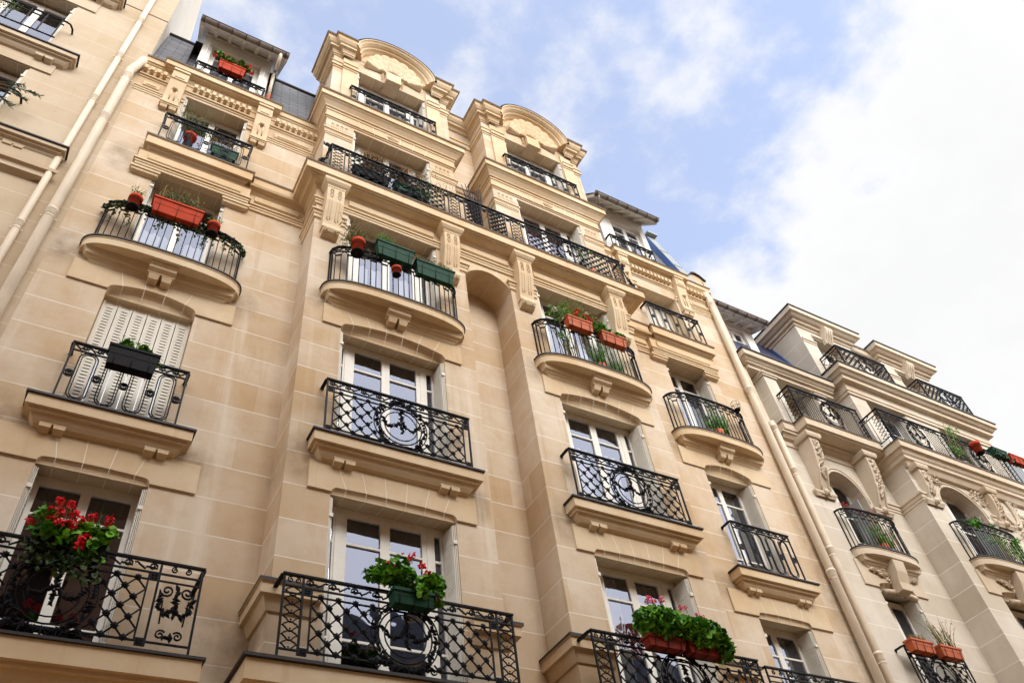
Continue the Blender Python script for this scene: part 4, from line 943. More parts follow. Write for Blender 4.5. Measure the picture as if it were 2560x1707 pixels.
# --- mansard roofs of the side columns
mb = MB(); r0, r1 = (.02, 19.06), (.78, 22.25)
for xa, xb in ((XL + .02, E1), (E2R, 12.86)):
    mb.poly([(xa, r0[0], r0[1]), (xb, r0[0], r0[1]), (xb, r1[0], r1[1]), (xa, r1[0], r1[1])], M_SLATE)
    mb.tube([(xa, r1[0] - .02, r1[1] + .02), (xb, r1[0] - .02, r1[1] + .02)], .06, M_LEAD, 6); mb.box(xa, xb, r1[0] - .035, r1[0] - .005, r1[1] - .16, r1[1] - .02, M_SLATE)
    mb.poly([(xa, r1[0], r1[1]), (xb, r1[0], r1[1]), (xb, 8, r1[1] + .25), (xa, 8, r1[1] + .25)], M_LEAD)
for xa, xb in ((E1, E2R),): mb.poly([(xa, -.2, 22.46), (xb, -.2, 22.46), (xb, 8, 22.7), (xa, 8, 22.7)], M_LEAD)
rf = mb.build('roof', main)
# coping of the right fire wall: blue flashing, zinc cheek
mb = MB(); A = lambda x, q, up=0.0: (x, r0[0] + (r1[0] - r0[0]) * q - up, r0[1] + (r1[1] - r0[1]) * q)
mb.add([A(12.84, .02, .0), A(12.92, .02, .16), A(12.92, 1.02, .16), A(12.84, 1.02, 0)], [(0, 1, 2, 3)], M_BLUE)
mb.add([A(12.92, .02, .16), A(13.24, .02, .16), A(13.24, 1.02, .16), A(12.92, 1.02, .16), A(12.92, .02, -.3), A(13.24, .02, -.3), A(13.24, 1.02, -.3), A(12.92, 1.02, -.3)], [(0, 1, 2, 3), (1, 5, 6, 2), (3, 2, 6, 7)], M_ZINC)
for q in (.33, .66): mb.bar(A(12.925, q, .168), A(13.235, q, .168), .012, .02, M_ZINC)
mb.box(12.88, 13.27, A(0, 1.0, .3)[1], A(0, 1, -.3)[1], r1[1] + .05, r1[1] + .12, M_ZINC)
mb.build('fire_wall_coping', main)
# --- dormers
def dormer(p, x0, x1, gx0, gx1, yf, z0, zt, wx0, wx1, wz1, pipe=None, ry=.0, gz=21.05, gy=-.48, shut=True, openleaf=False, zr=19.10, nr=7, cur=True):
    mb = MB(); wz0 = z0
    wall_panel(mb, x0, x1, z0, zt, yf, [(wx0, wx1, wz0, wz1)], M_WHITE)
    for x in (wx0, wx1): mb.poly([(x, yf, wz0), (x, yf + .2, wz0), (x, yf + .2, wz1), (x, yf, wz1)], M_WHITE)
    mb.poly([(wx0, yf, wz1), (wx1, yf, wz1), (wx1, yf + .2, wz1), (wx0, yf + .2, wz1)], M_WHITE)
    for x in (x0, x1): mb.poly([(x, yf, z0), (x, yf + 2.2, z0), (x, yf + 2.2, zt + .5), (x, yf, zt)], M_WHITE)
    mb.box(x0 - .02, x1 + .02, yf - .035, yf, zt - .13, zt - .0, M_WHITE)
    o = mb.build('dormer', p)
    rr = MB(); sl_ = (zt - .02 - gz) / (yf - gy); zz = lambda y: gz + (y - gy) * (sl_ if y <= yf else sl_ + (1 - yf / max(y, .01)) * 0)
    rr.poly([(gx0, gy, gz + .06), (gx1, gy, gz + .06), (gx1, yf + 2, zz(yf + 2) + .06), (gx0, yf + 2, zz(yf + 2) + .06)], M_LEAD)
    rr.poly([(gx0, gy + .02, gz + .03), (gx1, gy + .02, gz + .03), (gx1, yf + 2, zz(yf + 2) + .03), (gx0, yf + 2, zz(yf + 2) + .03)], M_WHITE)
    for i in range(3): y = gy + .12 + i * .15; rr.bar((gx0, y, zz(y) + .026), (gx1, y, zz(y) + .026), .012, .008, M_SLIT)
    for i in range(nr):
        x = gx0 + .05 + (gx1 - gx0 - .1) * i / (nr - 1); rr.bar((x, gy + .10, zz(gy + .10) - .025), (x, yf + .3, zz(yf + .3) - .025), .075, .10, M_WHITE)
    for x in (gx0, gx1): rr.bar((x, gy, gz - .01), (x, yf + 2, zz(yf + 2) - .01), .03, .13, M_WHITE); rr.bar((x, gy, gz + .075), (x, yf + 2, zz(yf + 2) + .075), .05, .04, M_LEAD)
    rf_ = rr.build('eaves', o)
    gt = MB(); n = 8; vs = []
    for x in (gx0 - .02, gx1 + .02):
        for i in range(n + 1): t = pi + pi * i / n; vs.append((x, gy - .05 + .075 * math.cos(t), gz + .06 + .085 * math.sin(t)))
    gt.add(vs, [(i, i + 1, n + 2 + i, n + 1 + i) for i in range(n)] + [tuple(range(n + 1)), tuple(range(n + 1, 2 * n + 2))], M_GUT, True); gt.tube([(gx0 - .02, gy - .125, gz + .06), (gx1 + .02, gy - .125, gz + .06)], .012, M_LEAD, 5)
    for i in range(nr): x = gx0 + .06 + (gx1 - gx0 - .12) * i / (nr - 1); gt.tube([(x, gy - .05 + .082 * math.cos(pi + pi * j / n), gz + .06 + .092 * math.sin(pi + pi * j / n)) for j in range(n + 1)], .009, M_LEAD, 4)
    g_ = gt.build('gutter', o)
    if pipe:
        x = pipe; q = MB(); q.tube([(x, gy - .04, gz), (x, gy - .02, gz - .12), (x, gy + .12, gz - .32), (x, yf - .14, zt - .75), (x, yf - .09, zt - .95), (x, yf - .09, z0 + .7)], .042, M_GUT if pipe > 5 else M_PIPE, 10); q.tube([(x, yf - .09, z0 + .75), (x, yf - .09, z0 + .02)], .046, M_TERRA if pipe < 5 else M_PIPE, 10); q.build('downpipe', o)
    window(o_par(p), wx0, wx1, wz0, wz1, yf + .10, 'two', (M_CURT, [(.08, .44), (.56, .92)], wz1 - .2) if cur else None, M_GL, [wz1 - .45, wz0 + .8])
    if shut:
        sh = MB()
        for s, x in ((-1, wx0), (1, wx1)):
            for i in range(3): a = x + s * (.02 + .035 * i); sh.box(a - .012, a + .012, yf - .045 - .02 * i, yf + .02, wz0 + .05, wz1 - .02 - .03 * i, M_WHITE)
            sh.box(min(x + s * .03, x + s * .20), max(x + s * .03, x + s * .20), yf - .035, yf - .012, wz0 + .05, wz1, M_WHITE)
        sh.build('shutter', o)
    return o
def o_par(p): return p
dl = dormer(main, -.735, .845, -.92, 1.10, .10, 19.06, 21.80, -.52, .62, 21.24, pipe=.93, gz=21.12, gy=-.42)
dr = dormer(main, 10.40, 12.13, 10.0, 12.22, .08, 19.06, 21.78, 10.86, 11.94, 21.16, pipe=10.12, gz=21.14, gy=-.42, shut=False)
for dm, c in ((dl, .05), (dr, 11.17)):
    o = MB(); o.box(c - .8, c + .8, -.1, .05, 19.062, 19.075, M_LEAD); bl = o.build('sill', main); rail_straight(bl, rail_loops, c - .75, c + .75, -.10, 19.08, .72 if c < 5 else .80, .08)
# --- rainwater pipes
drainpipe(main, [(-1.63, -.10, 18.85), (-1.66, -.12, 18.6), (-1.75, -.12, 18.2), (-1.76, -.12, 0.1)], .082, [17.9, 16.15, 12.95, 9.6, 6.3])
drainpipe(main, [(13.44, -.10, 18.75), (13.45, -.12, 18.4), (13.16, -.12, .1)], .088, [18.25, 14.9, 9.75, 6.5], None, True)
# ================================================================ neighbour on the left
nb = empty('apartment_building', (-5, 0, 0), 'taller plain stone apartment building left of the cream drainpipe', 'building')
mb = MB(); hs = []
for zb, zh in ((17.75, 20.14), (14.5, 17.02), (11.2, 13.6), (7.9, 10.3)):
    for x0, x1 in ((-4.46, -3.22), (-8.2, -6.9)): hs.append(opening(mb, M_WALL2, x0, x1, zb, zh, .004, cut=False, joints=3, depth=.36))
wall_panel(mb, -14, XL, 0, 31.8, .004, hs, M_WALL2)
mb.poly([(XL, .004, 0), (XL, 9, 0), (XL, 9, 31.8), (XL, .004, 31.8)], M_PARTY); mb.poly([(-14, .004, 31.8), (XL, .004, 31.8), (XL, 9, 31.8), (-14, 9, 31.8)], M_LEAD)
mb.build('wall', nb)
mb = MB(); mb.mould([(-14, .004), (XL, .004)], [(0, 21.26), (.02, 21.25), (.02, 21.22), (0, 21.21)], M_WALL2); mb.build('string_course', nb)
for i, (zb, zh) in enumerate(((17.75, 20.14), (14.5, 17.02), (11.2, 13.6))):
    window(nb, -4.46, -3.22, zb, zh, .30, 'two', None, M_GL, [zb + .7]); shutter_stack(nb, -3.22, -1, .02, zb, zh, .26)
    lp = MB(); a = -2.88; z = zh
    lp.poly([(-4.8, -.03, z + .02), (a, -.03, z + .02), (a, -.03, z + .48), (-4.8, -.03, z + .48)], M_WALL2); lp.poly([(-4.8, -.03, z + .02), (a, -.03, z + .02), (a, .004, z + .02), (-4.8, .004, z + .02)], M_WALL2); lp.poly([(a, -.03, z + .02), (a, .004, z + .02), (a, .004, z + .48), (a, -.03, z + .48)], M_WALL2)
    lp.build('lintel', nb)
for zt, xr, d, rl in ((17.72, -2.62, .24, 0), (14.62, -1.98, .24, 1), (21.0, -2.5, .24, 2)):
    bl = slab_straight(nb, -5.2 if xr < -2.3 else -5.8, xr, .004, zt, d, .16 if rl != 1 else .12, True, M_WALL2)
    if rl == 1:
        m2 = MB(); m2.mould([(-5.6, .004), (-2.30, .003), (-2.301, .004)], [(.12, 14.34), (.12, 14.05), (.15, 14.03), (.15, 13.95), (.10, 13.93), (.08, 13.86), (.11, 13.84), (.11, 13.78), (0, 13.72)], M_WALL2); m2.build('moulding', bl)
        for v in (13.72, 13.55): pass
    if rl == 2: continue
    r = MB(); zr = zt + .05; H = 1.12; xe = -3.14
    for v in (0.32, .95, H): r.tube([(-5.2, -.20, zr + v), (xe, -.20, zr + v)], .016 if v < 1 else .02, M_IRON, 6)
    for k in range(9): x = xe - .06 - k * .27; r.bar((x, -.20, zr + .3), (x, -.20, zr + H), .022, .022, M_IRON)
    r.tube([(xe, -.20, zr + H), (xe + .08, -.18, zr + H), (xe + .13, -.10, zr + H - .01), (xe + .14, .01, zr + H - .02)], .02, M_IRON, 6)
    r.build('railing', bl)
drainpipe(nb, [(-2.055, -.09, 26), (-2.055, -.09, .1)], .055, [20.55, 18.65, 16.7, 14.6, 12.5, 9.2])

# ================================================================ neighbour on the right
rb = empty('apartment_building', (19, 0, 0), 'greyer stone apartment building right of the twin drainpipes with carved scroll brackets', 'building')
b3 = -.638; X3 = 17.30; XE = 25.0
def arch_open(mb, x0, x1, zb, zs, zt, yw, depth, mt, N=14):
    cx = (x0 + x1) / 2; h = (x1 - x0) / 2
    pts = [(cx - h * math.cos(pi * i / N), zs + (zt - zs) * math.sin(pi * i / N)) for i in range(N + 1)]
    for (a, za), (c, zc) in zip(pts, pts[1:]):
        mb.poly([(a, yw, za), (c, yw, zc), (c, yw, zt + .02), (a, yw, zt + .02)], mt); mb.add([(a, yw, za), (c, yw, zc), (c, yw + depth, zc), (a, yw + depth, za)], [(0, 1, 2, 3)], mt, True)
    for x in (x0, x1): mb.poly([(x, yw, zb), (x, yw + depth, zb), (x, yw + depth, zs), (x, yw, zs)], mt)
    mb.tube([(cx + (a - cx) * 1.09, yw, zs + (z - zs) * 1.12) for a, z in pts], .022, M_TRIM3, 5)
    return (x0, x1, zb, zt + .02)
mb = MB()
LO = [arch_open(mb, 14.90, 16.10, 10.62, 12.30, 13.06, 0, .4, M_TRIM3), opening(mb, M_TRIM3, 14.84, 15.97, 7.25, 9.80, 0, rise=.10, panel=(14.43, 16.38, 10.42), joints=3)]
wall_panel(mb, XR + .12, X3, 0, 14.0, 0, LO, M_WALL3)
BO = [arch_open(mb, 18.12, 19.75, 10.62, 12.35, 13.08, b3, .4, M_TRIM3), opening(mb, M_TRIM3, 18.12, 19.6, 7.25, 9.86, b3, rise=.10, panel=(17.66, 20.1, 10.45), joints=4), (21.9, 23.2, 7.25, 9.86)]
wall_panel(mb, X3, XE, 0, 13.75, b3, BO, M_WALL3)
mb.poly([(X3, b3, 0), (X3, 0, 0), (X3, 0, 14), (X3, b3, 14)], M_WALL3)
yA = .42; A_o = (14.72, 16.08, 14.0, 16.0)
wall_panel(mb, XR + .12, X3, 13.9, 16.3, yA, [A_o], M_WALL3)
for x in A_o[:2]: mb.poly([(x, yA, 14), (x, yA + .3, 14), (x, yA + .3, 16), (x, yA, 16)], M_TRIM3)
mb.poly([(A_o[0], yA, 16), (A_o[1], yA, 16), (A_o[1], yA + .3, 16), (A_o[0], yA + .3, 16)], M_TRIM3)
mb.box(14.26, 14.70, -.10, yA + .01, 13.9, 15.97, M_WALL3); mb.box(16.12, 16.50, -.10, yA + .01, 13.9, 15.97, M_WALL3)
yB = -.36; BU = [(17.95, 19.55, 14.0, 16.05), (21.0, 22.5, 14.0, 16.05)]
wall_panel(mb, X3, 23.6, 13.7, 16.5, yB, BU, M_WALL3); mb.poly([(X3, yB, 13.7), (X3, yA, 13.7), (X3, yA, 16.5), (X3, yB, 16.5)], M_WALL3)
for h in BU:
    for x in h[:2]: mb.poly([(x, yB, h[2]), (x, yB + .4, h[2]), (x, yB + .4, h[3]), (x, yB, h[3])], M_TRIM3)
    mb.poly([(h[0], yB, h[3]), (h[1], yB, h[3]), (h[1], yB + .4, h[3]), (h[0], yB + .4, h[3])], M_TRIM3)
for xa, xb, w in ((17.22, 19.62, (17.82, 19.02)), (21.0, 23.35, (21.6, 22.8))):     # attic blocks
    wall_panel(mb, xa, xb, 16.5, 19.4, 0, [(w[0], w[1], 16.85, 18.95)], M_WALL3)
    for x in (xa, xb): mb.poly([(x, 0, 16.5), (x, 2, 16.5), (x, 2, 19.4), (x, 0, 19.4)], M_WALL3)
    for x in w: mb.poly([(x, 0, 16.85), (x, .35, 16.85), (x, .35, 18.95), (x, 0, 18.95)], M_TRIM3)
    mb.poly([(w[0], 0, 18.95), (w[1], 0, 18.95), (w[1], .35, 18.95), (w[0], .35, 18.95)], M_TRIM3)
mb.poly([(19.62, .3, 16.5), (21, .3, 16.5), (21, .3, 19.62), (19.62, .3, 19.62)], M_WALL3)
mb.poly([(XE, b3, 0), (XE, 8, 0), (XE, 8, 13.8), (XE, b3, 13.8)], M_WALL3)
mb.build('wall', rb)
window(rb, 14.90, 16.10, 10.62, 13.06, .36, 'two', None, M_GLD, [12.0, 11.3]); shutter_stack(rb, 14.9, 1, .02, 10.62, 12.3, .3)
window(rb, 14.84, 15.97, 7.25, 9.80, .34, 'two', None, M_GLD, [8.9]); shutter_stack(rb, 14.84, 1, .02, 7.25, 9.8, .3); shutter_stack(rb, 15.97, -1, .02, 7.25, 9.8, .3)
window(rb, 18.12, 19.75, 10.62, 13.08, b3 + .36, 'two', None, M_GL, [12.0, 11.3]); window(rb, 18.12, 19.6, 7.25, 9.86, b3 + .34, 'two', None, M_GL, [8.9]); window(rb, 21.9, 23.2, 7.25, 9.86, b3 + .34, 'two', None, M_GL, [8.9])
closed_shutter(rb, 14.73, 16.07, yA + .22, 14.05, 15.98, 5)
for h in BU: window(rb, h[0], h[1], h[2], h[3], yB + .34, 'two', None, M_GL, [15.4]); shutter_stack(rb, h[1], -1, yB + .02, h[2], h[3], .3)
for w in ((17.82, 19.02), (21.6, 22.8)): window(rb, w[0], w[1], 16.85, 18.95, .28, 'two', None, M_GL, [18.4])
for s, x in ((1, 16.10), (1, 19.75)):                                   # blue grey leaves standing ajar
    q = MB(); y = 0 if x < 17 else b3; q.box(x - .42, x - .39, y - .02, y + .3, 10.7, 12.28, M_ZINC); q.build('shutter', rb)
# cornices
mb = MB(); z = 16.45
mb.mould([(13.90, yA), (13.90, -.04), (16.95, -.04)], [(-.4, z), (.28, z), (.28, z - .04), (.25, z - .045), (.25, z - .22), (.20, z - .23), (.15, z - .30), (.12, z - .31), (.12, z - .36), (.05, z - .37), (.05, z - .48), (-.4, z - .48)], M_TRIM3, True, M_LEAD, 3)
for x0, x1 in ((14.22, 14.74), (16.08, 16.54)): mb.mould([(x0 + .02, yA), (x0 + .02, -.12), (x1 - .02, -.12), (x1 - .02, yA)], [(0, 15.92), (.05, 15.91), (.05, 15.86), (.02, 15.85), (.02, 15.80), (0, 15.79)], M_TRIM3)
mb.build('cornice', rb)
mb = MB(); z = 16.84
mb.mould([(X3, yA), (X3, yB), (23.4, yB), (23.4, .3)], [(-.6, z), (.42, z), (.42, z - .04), (.39, z - .045), (.39, z - .20), (.34, z - .21), (.28, z - .29), (.22, z - .31), (.22, z - .44), (.10, z - .45), (.07, z - .50), (.07, z - .70), (.045, z - .71), (.045, z - .80), (0, z - .81)], M_TRIM3, True, M_LEAD, 3)
x = X3 - .1
while x < 23.4: mb.box(x, x + .08, yB - .20, yB - .08, z - .44, z - .33, M_TRIM3); x += .135
for k in range(6): y = yB + .02 + k * .135; mb.box(X3 - .20, X3 - .08, y, y + .08, z - .44, z - .33, M_TRIM3)
mb.build('cornice', rb)
for xa, xb in ((17.22, 19.62), (21.0, 23.35)):
    mb = MB(); z = 19.78
    mb.mould([(xa, 1.6), (xa, 0), (xb, 0), (xb, .4)], [(-.5, z), (.36, z), (.36, z - .04), (.33, z - .045), (.33, z - .22), (.27, z - .24), (.20, z - .31), (.12, z - .33), (.12, z - .42), (.04, z - .44), (.04, z - .52), (0, z - .53)], M_TRIM3, True, M_LEAD, 3)
    mb.box(xa + .25, xb - .25, -.05, 0, 16.85, 17.0, M_TRIM3); cx = (xa + xb) / 2
    mb.prism([(0, 19.40), (-.30, 19.40), (-.30, 19.3), (-.22, 19.15), (-.12, 18.95), (-.12, 18.80), (0, 18.80)], cx - .17, cx + .17, M_TRIM3)
    for s in (-.5, 0, .5): mb.tube([(cx + s * .2, -.305, 19.3), (cx + s * .2, -.23, 19.13), (cx + s * .2, -.125, 18.93), (cx + s * .2, -.125, 18.82)], .024, M_TRIM3, 5)
    for x0, x1 in ((xa, cx - .60), (cx + .60, xb)): mb.mould([(x0, 0), (x1, 0)], [(0, 18.72), (.05, 18.71), (.05, 18.66), (.02, 18.65), (.02, 18.58), (0, 18.57)], M_TRIM3)
    for s in (-1, 1): mb.mould([(cx + min(s * .2, s * .62), 0), (cx + max(s * .2, s * .62), 0)], [(0, 19.08), (.06, 19.07), (.06, 19.0), (0, 18.97)], M_TRIM3)
    mb.build('cornice', rb)
mb = MB(); mb.mould([(19.62, .3), (21.0, .3)], [(-1, 19.62), (.30, 19.62), (.30, 19.58), (.26, 19.57), (.24, 19.4), (.1, 19.3), (0, 19.25)], M_TRIM3, True, M_LEAD, 2); mb.build('cornice', rb)
# roof
mb = MB(); mb.poly([(13.85, .1, 16.46), (X3, .1, 16.46), (X3, 1.3, 19.75), (13.85, 1.3, 19.75)], M_SLATE2); mb.poly([(13.85, 1.3, 19.75), (X3, 1.3, 19.75), (X3, 7, 20), (13.85, 7, 20)], M_LEAD)
mb.tube([(16.1, 1.28, 19.75), (X3, 1.28, 19.75)], .05, M_SLATE2, 6); mb.tube([(X3 - .06, .18, 16.6), (X3 - .06, 1.27, 19.7)], .07, M_BLUE, 6)
mb.poly([(17.2, .4, 19.77), (23.6, .4, 19.77), (23.6, 7, 20), (17.2, 7, 20)], M_LEAD)
rr = mb.build('roof', rb)
c = MB(); c.box(24.1, 25.4, .4, 1.4, 13.6, 17.35, M_WALL3); c.box(24.0, 25.5, .3, 1.5, 17.35, 17.5, M_TRIM3); c.lathe((24.75, .6, 17.5), [(.17, 0), (.13, .45), (.15, .5), (.26, .56), (.24, .62), (.08, .68)], M_TERRA, 12); c.build('chimney', rr)
d3 = dormer(rb, 14.5, 16.12, 13.88, 16.30, .80, 16.5, 19.42, 14.9, 15.78, 19.12, gz=19.18, gy=.32, shut=False, cur=True)
c = MB(); c.box(16.05, 17.0, -.30, -.27, 16.46, 16.50, M_ZINC); c.build('flashing', rb)
# balcony A, rail with returns
def corner_rail(bal, kind, x0, x1, yf, yw, z, H, **k):
    def f(mb):
        kind(mb, straight(x0, yf, z), x1 - x0, H, **k)
        Mr = along_y(x0, yw, z); Wr = abs(yw - yf); frame(mb, Mr, Wr, H, .15, .06); scroll_band(mb, Mr, .05, Wr - .28, H - .135, .11, .22)
        chain(mb, Mr, Wr - .26, Wr - .02, .08, H - .15, 7); q = .08
        while q < Wr - .28: T(mb, Mr, [(q, .07), (q, H - .15)], .008); q += .085
    return railing(bal, f)
TS[0] = 1.0
def rail_bars_oval(mb, M, Wd, H, reps=1):
    frame(mb, M, Wd, H, .15, .06); seg = Wd / reps
    for r_ in range(reps):
        o = seg * r_
        for a, c in ((o + .02, o + .26), (o + seg - .26, o + seg - .02)): chain(mb, M, a, c, .08, H - .15, 7); VB(mb, M, a, .03, H - .02, .018); VB(mb, M, c, .03, H - .02, .018)
        cu = o + seg / 2; q = o + .33
        while q < o + seg - .30:
            if abs(q - cu) > .42: T(mb, M, [(q, .07), (q, H - .15)], .008); mb.blob(M(q, H - .25), .016, M_IRON)
            q += .088
        oval_garland(mb, M, cu, .46, .37, .42, True, .9)
        scroll_band(mb, M, o + .28, cu - .1, H - .135, .11, .22); scroll_band(mb, M, cu + .1, o + seg - .28, H - .135, .11, .22, True)
o = MB(); z = 14.02
o.mould([(13.95, yA), (13.95, -.22), (14.34, -.22), (14.34, -.56), (16.98, -.56), (16.98, -.2)], [(-.05, z), (.03, z), (.03, z - .035), (0, z - .04), (0, z - .25), (-.05, z - .26), (-.06, z - .29), (-.10, z - .30)], M_TRIM3, True, M_LEAD, 2)
o.poly([(14.36, -.5, z - .295), (17.2, -.5, z - .295), (17.2, yA, z - .295), (14.36, yA, z - .295)], M_TRIM3); o.poly([(13.97, -.2, z - .296), (14.40, -.2, z - .296), (14.40, yA, z - .296), (13.97, yA, z - .296)], M_TRIM3); o.poly([(14.36, -.5, z), (17.2, -.5, z), (17.2, yA, z), (14.36, yA, z)], M_LEAD)
o.mould([(XR + .12, 0), (X3, 0)], [(.20, z - .30), (.20, z - .34), (.15, z - .36), (.10, z - .44), (.03, z - .46), (.03, z - .62), (0, z - .63)], M_TRIM3)
balA = o.build('balcony', rb); corner_rail(balA, rail_bars_oval, 14.42, 16.85, -.50, yA, z + .03, 1.08)
o = MB(); z = 13.86
o.mould([(17.08, 0), (17.08, -.98), (24.9, -.98)], [(-.5, z), (.03, z), (.03, z - .035), (0, z - .04), (0, z - .22), (-.06, z - .23), (-.10, z - .33), (-.14, z - .37), (-.14, z - .46), (-.20, z - .50), (-.26, z - .62), (-.34, z - .63)], M_TRIM3, True, M_LEAD, 2)
o.poly([(17.1, -.9, z), (24.9, -.9, z), (24.9, 0, z), (17.1, 0, z)], M_LEAD)
balB = o.build('balcony', rb); corner_rail(balB, rail_bars_oval, 17.0, 24.6, -.94, yB, z + .03, 1.0, reps=3)
for x0, x1 in ((17.55, 19.62), (21.1, 23.2)):
    o = MB(); o.box(x0, x1, -.6, 0, 16.842, 16.86, M_LEAD); bl = o.build('balcony', rb)
    def f(mb, x0=x0, x1=x1):
        M = straight(x0, -.62, 16.87); Wd = x1 - x0; H = 1.02; frame(mb, M, Wd, H, .13, .06); lattice(mb, M, .05, Wd - .05, .08, H - .14, .19, .19, (Wd / 2, .46, .38, .40)); oval_garland(mb, M, Wd / 2, .46, .38, .40, True, .9); scroll_band(mb, M, .03, Wd - .03, H - .12, .10, .2)
        Mr = along_y(x0, 0, 16.87); frame(mb, Mr, .62, H, .13, .06); lattice(mb, Mr, .03, .6, .08, H - .14, .24, .24, None, False)
        Mr = along_y(x1, 0, 16.87); frame(mb, Mr, .62, H, .13, .06); lattice(mb, Mr, .03, .6, .08, H - .14, .24, .24, None, False)
    railing(bl, f)
# carved scroll brackets
def scroll_bracket(cx, yw, w=.15, d=.42, zt=13.54, zb=12.05, zfl=.0):
    c = MB(); H = zt - zb
    prof = [(yw, zt), (yw - d, zt)] + [(yw - d * (1 - .80 * (t ** 1.25)) - .05 * math.sin(pi * t * 1.0), zt - .12 - (H - .22) * t) for t in [i / 10 for i in range(11)]] + [(yw - d * .24, zb), (yw, zb)]
    c.prism(prof, cx - w, cx + w, M_TRIM3)
    c.mould([(cx - w - .05, yw), (cx - w - .05, yw - d - .02), (cx + w + .05, yw - d - .02), (cx + w + .05, yw)], [(0, zt - .08), (.03, zt - .06), (.05, zt), (.05, zt + .07), (0, zt + .07)], M_TRIM3)
    for i in range(26):
        t = .05 + .75 * i / 26; y = yw - d * (1 - .80 * (t ** 1.25)) - .05 * math.sin(pi * t) - .02; c.blob((cx + R.uniform(-.07, .07), y, zt - .12 - (H - .22) * t), R.uniform(.035, .065), M_TRIM3, 1, .9, 1.3, R.uniform(-.6, .6))
    for s in (-1, 1): c.tube([(cx + s * w * .8, yw - d * (1 - .80 * (t ** 1.25)) - .05 * math.sin(pi * t) - .012, zt - .12 - (H - .22) * t) for t in [.55 + .45 * i / 6 for i in range(7)]], .028, M_TRIM3, 5)
    c.tube([(cx, yw - .10, zb + .10), (cx, yw - .14, zb + .03), (cx, yw - .09, zb - .02)], .06, M_TRIM3, 6)
    c.mould([(cx - w - .14, yw), (cx - w - .14, yw - .05), (cx + w + .14, yw - .05), (cx + w + .14, yw)], [(0, zb - .06), (.02, zb - .02), (.05, zb + .03), (.05, zb + .08), (.02, zb + .11), (0, zb + .12)], M_TRIM3)
    return c.build('console', rb)
for cx in (14.50, 16.42): scroll_bracket(cx, 0)
for cx in (17.62, 20.30): scroll_bracket(cx, b3, .14, .20, 13.2, 12.2)
mb = MB(); BD = [(0, 12.48), (.08, 12.47), (.08, 12.42), (.05, 12.41), (.04, 12.33), (.02, 12.32), (.02, 12.26), (0, 12.25)]
for path in ([(16.72, 0), (X3, 0), (X3, b3), (17.44, b3)], [(19.95, b3), (20.12, b3)]): mb.mould(path, BD, M_TRIM3)
mb.build('impost_band', rb)
# bowed balconies, keystone and leaf carving beneath
for cx, yw, h, A, zt in ((15.50, 0, 1.02, .34, 10.66), (18.93, b3, 1.25, .36, 10.70)):
    bl = slab_curved(rb, cx, h, A, yw, zt, M_TRIM3, False, True); rail_curve(bl, cx, h - .10, A - .06, yw, zt + .02, .98)
    q = MB(); q.prism([(yw, zt - .24), (yw - .30, zt - .24), (yw - .27, zt - .5), (yw - .20, zt - .72), (yw - .20, zt - .90), (yw, zt - .92)], cx - .17, cx + .17, M_TRIM3)
    for s in (-1, 1):
        for i in range(34):
            t = i / 34; q.blob((cx + s * (.22 + .5 * t), yw - .05 - R.uniform(0, .05), zt - .52 + R.uniform(-.10, .10) * (1.2 - t) + .06 * t), R.uniform(.03, .06), M_TRIM3, 1.6, .7, .8, R.uniform(-1, 1))
        q.tube([(cx + s * (.18 + .30 * t), yw + .02, zt - .86 - .04 * t) for t in (0, .5, 1)], .07, M_TRIM3, 6)
    q.build('keystone', rb)
q = MB()                                                                 # oval cartouche with garlands
for k, r_ in ((1.0, .05), (.80, .03)): q.tube([(20.98 + .32 * k * math.cos(t), b3 - .03, 12.92 + .58 * k * math.sin(t)) for t in [2 * pi * i / 28 for i in range(28)]], r_, M_TRIM3, 6, True)
q.lathe((20.98, b3, 12.3), [(.0, 0), (.01, .01)], M_TRIM3, 4)
for i in range(90): t = R.uniform(0, 2 * pi); k = R.uniform(1.15, 1.7); q.blob((20.98 + .36 * k * math.cos(t), b3 - .03 - R.uniform(0, .06), 12.9 + .6 * k * math.sin(t)), R.uniform(.03, .07), M_TRIM3, 1.5, .7, .8, R.uniform(-1.5, 1.5))
for i in range(50): q.blob((R.uniform(17.9, 18.5), b3 - .03 - R.uniform(0, .04), R.uniform(13.0, 13.25)), R.uniform(.025, .05), M_TRIM3, 1.5, .7, .8, R.uniform(-1, 1)); q.blob((R.uniform(19.6, 20.2), b3 - .03 - R.uniform(0, .04), R.uniform(12.75, 13.25)), R.uniform(.025, .05), M_TRIM3, 1.5, .7, .8, R.uniform(-1, 1))
q.build('cartouche', rb)
# lowest balcony of the right column
bl = slab_straight(rb, 14.2, 16.5, 0, 7.30, .24, .18, True, M_TRIM3); rail_straight(bl, rail_oval, 14.36, 16.12, -.20, 7.32, 1.05, 0)
drainpipe(rb, [(13.68, -.10, 13.95), (13.68, -.12, 13.7), (13.42, -.12, .1)], .078, [13.75, 12.45, 10.35, 8.05, 5.6])
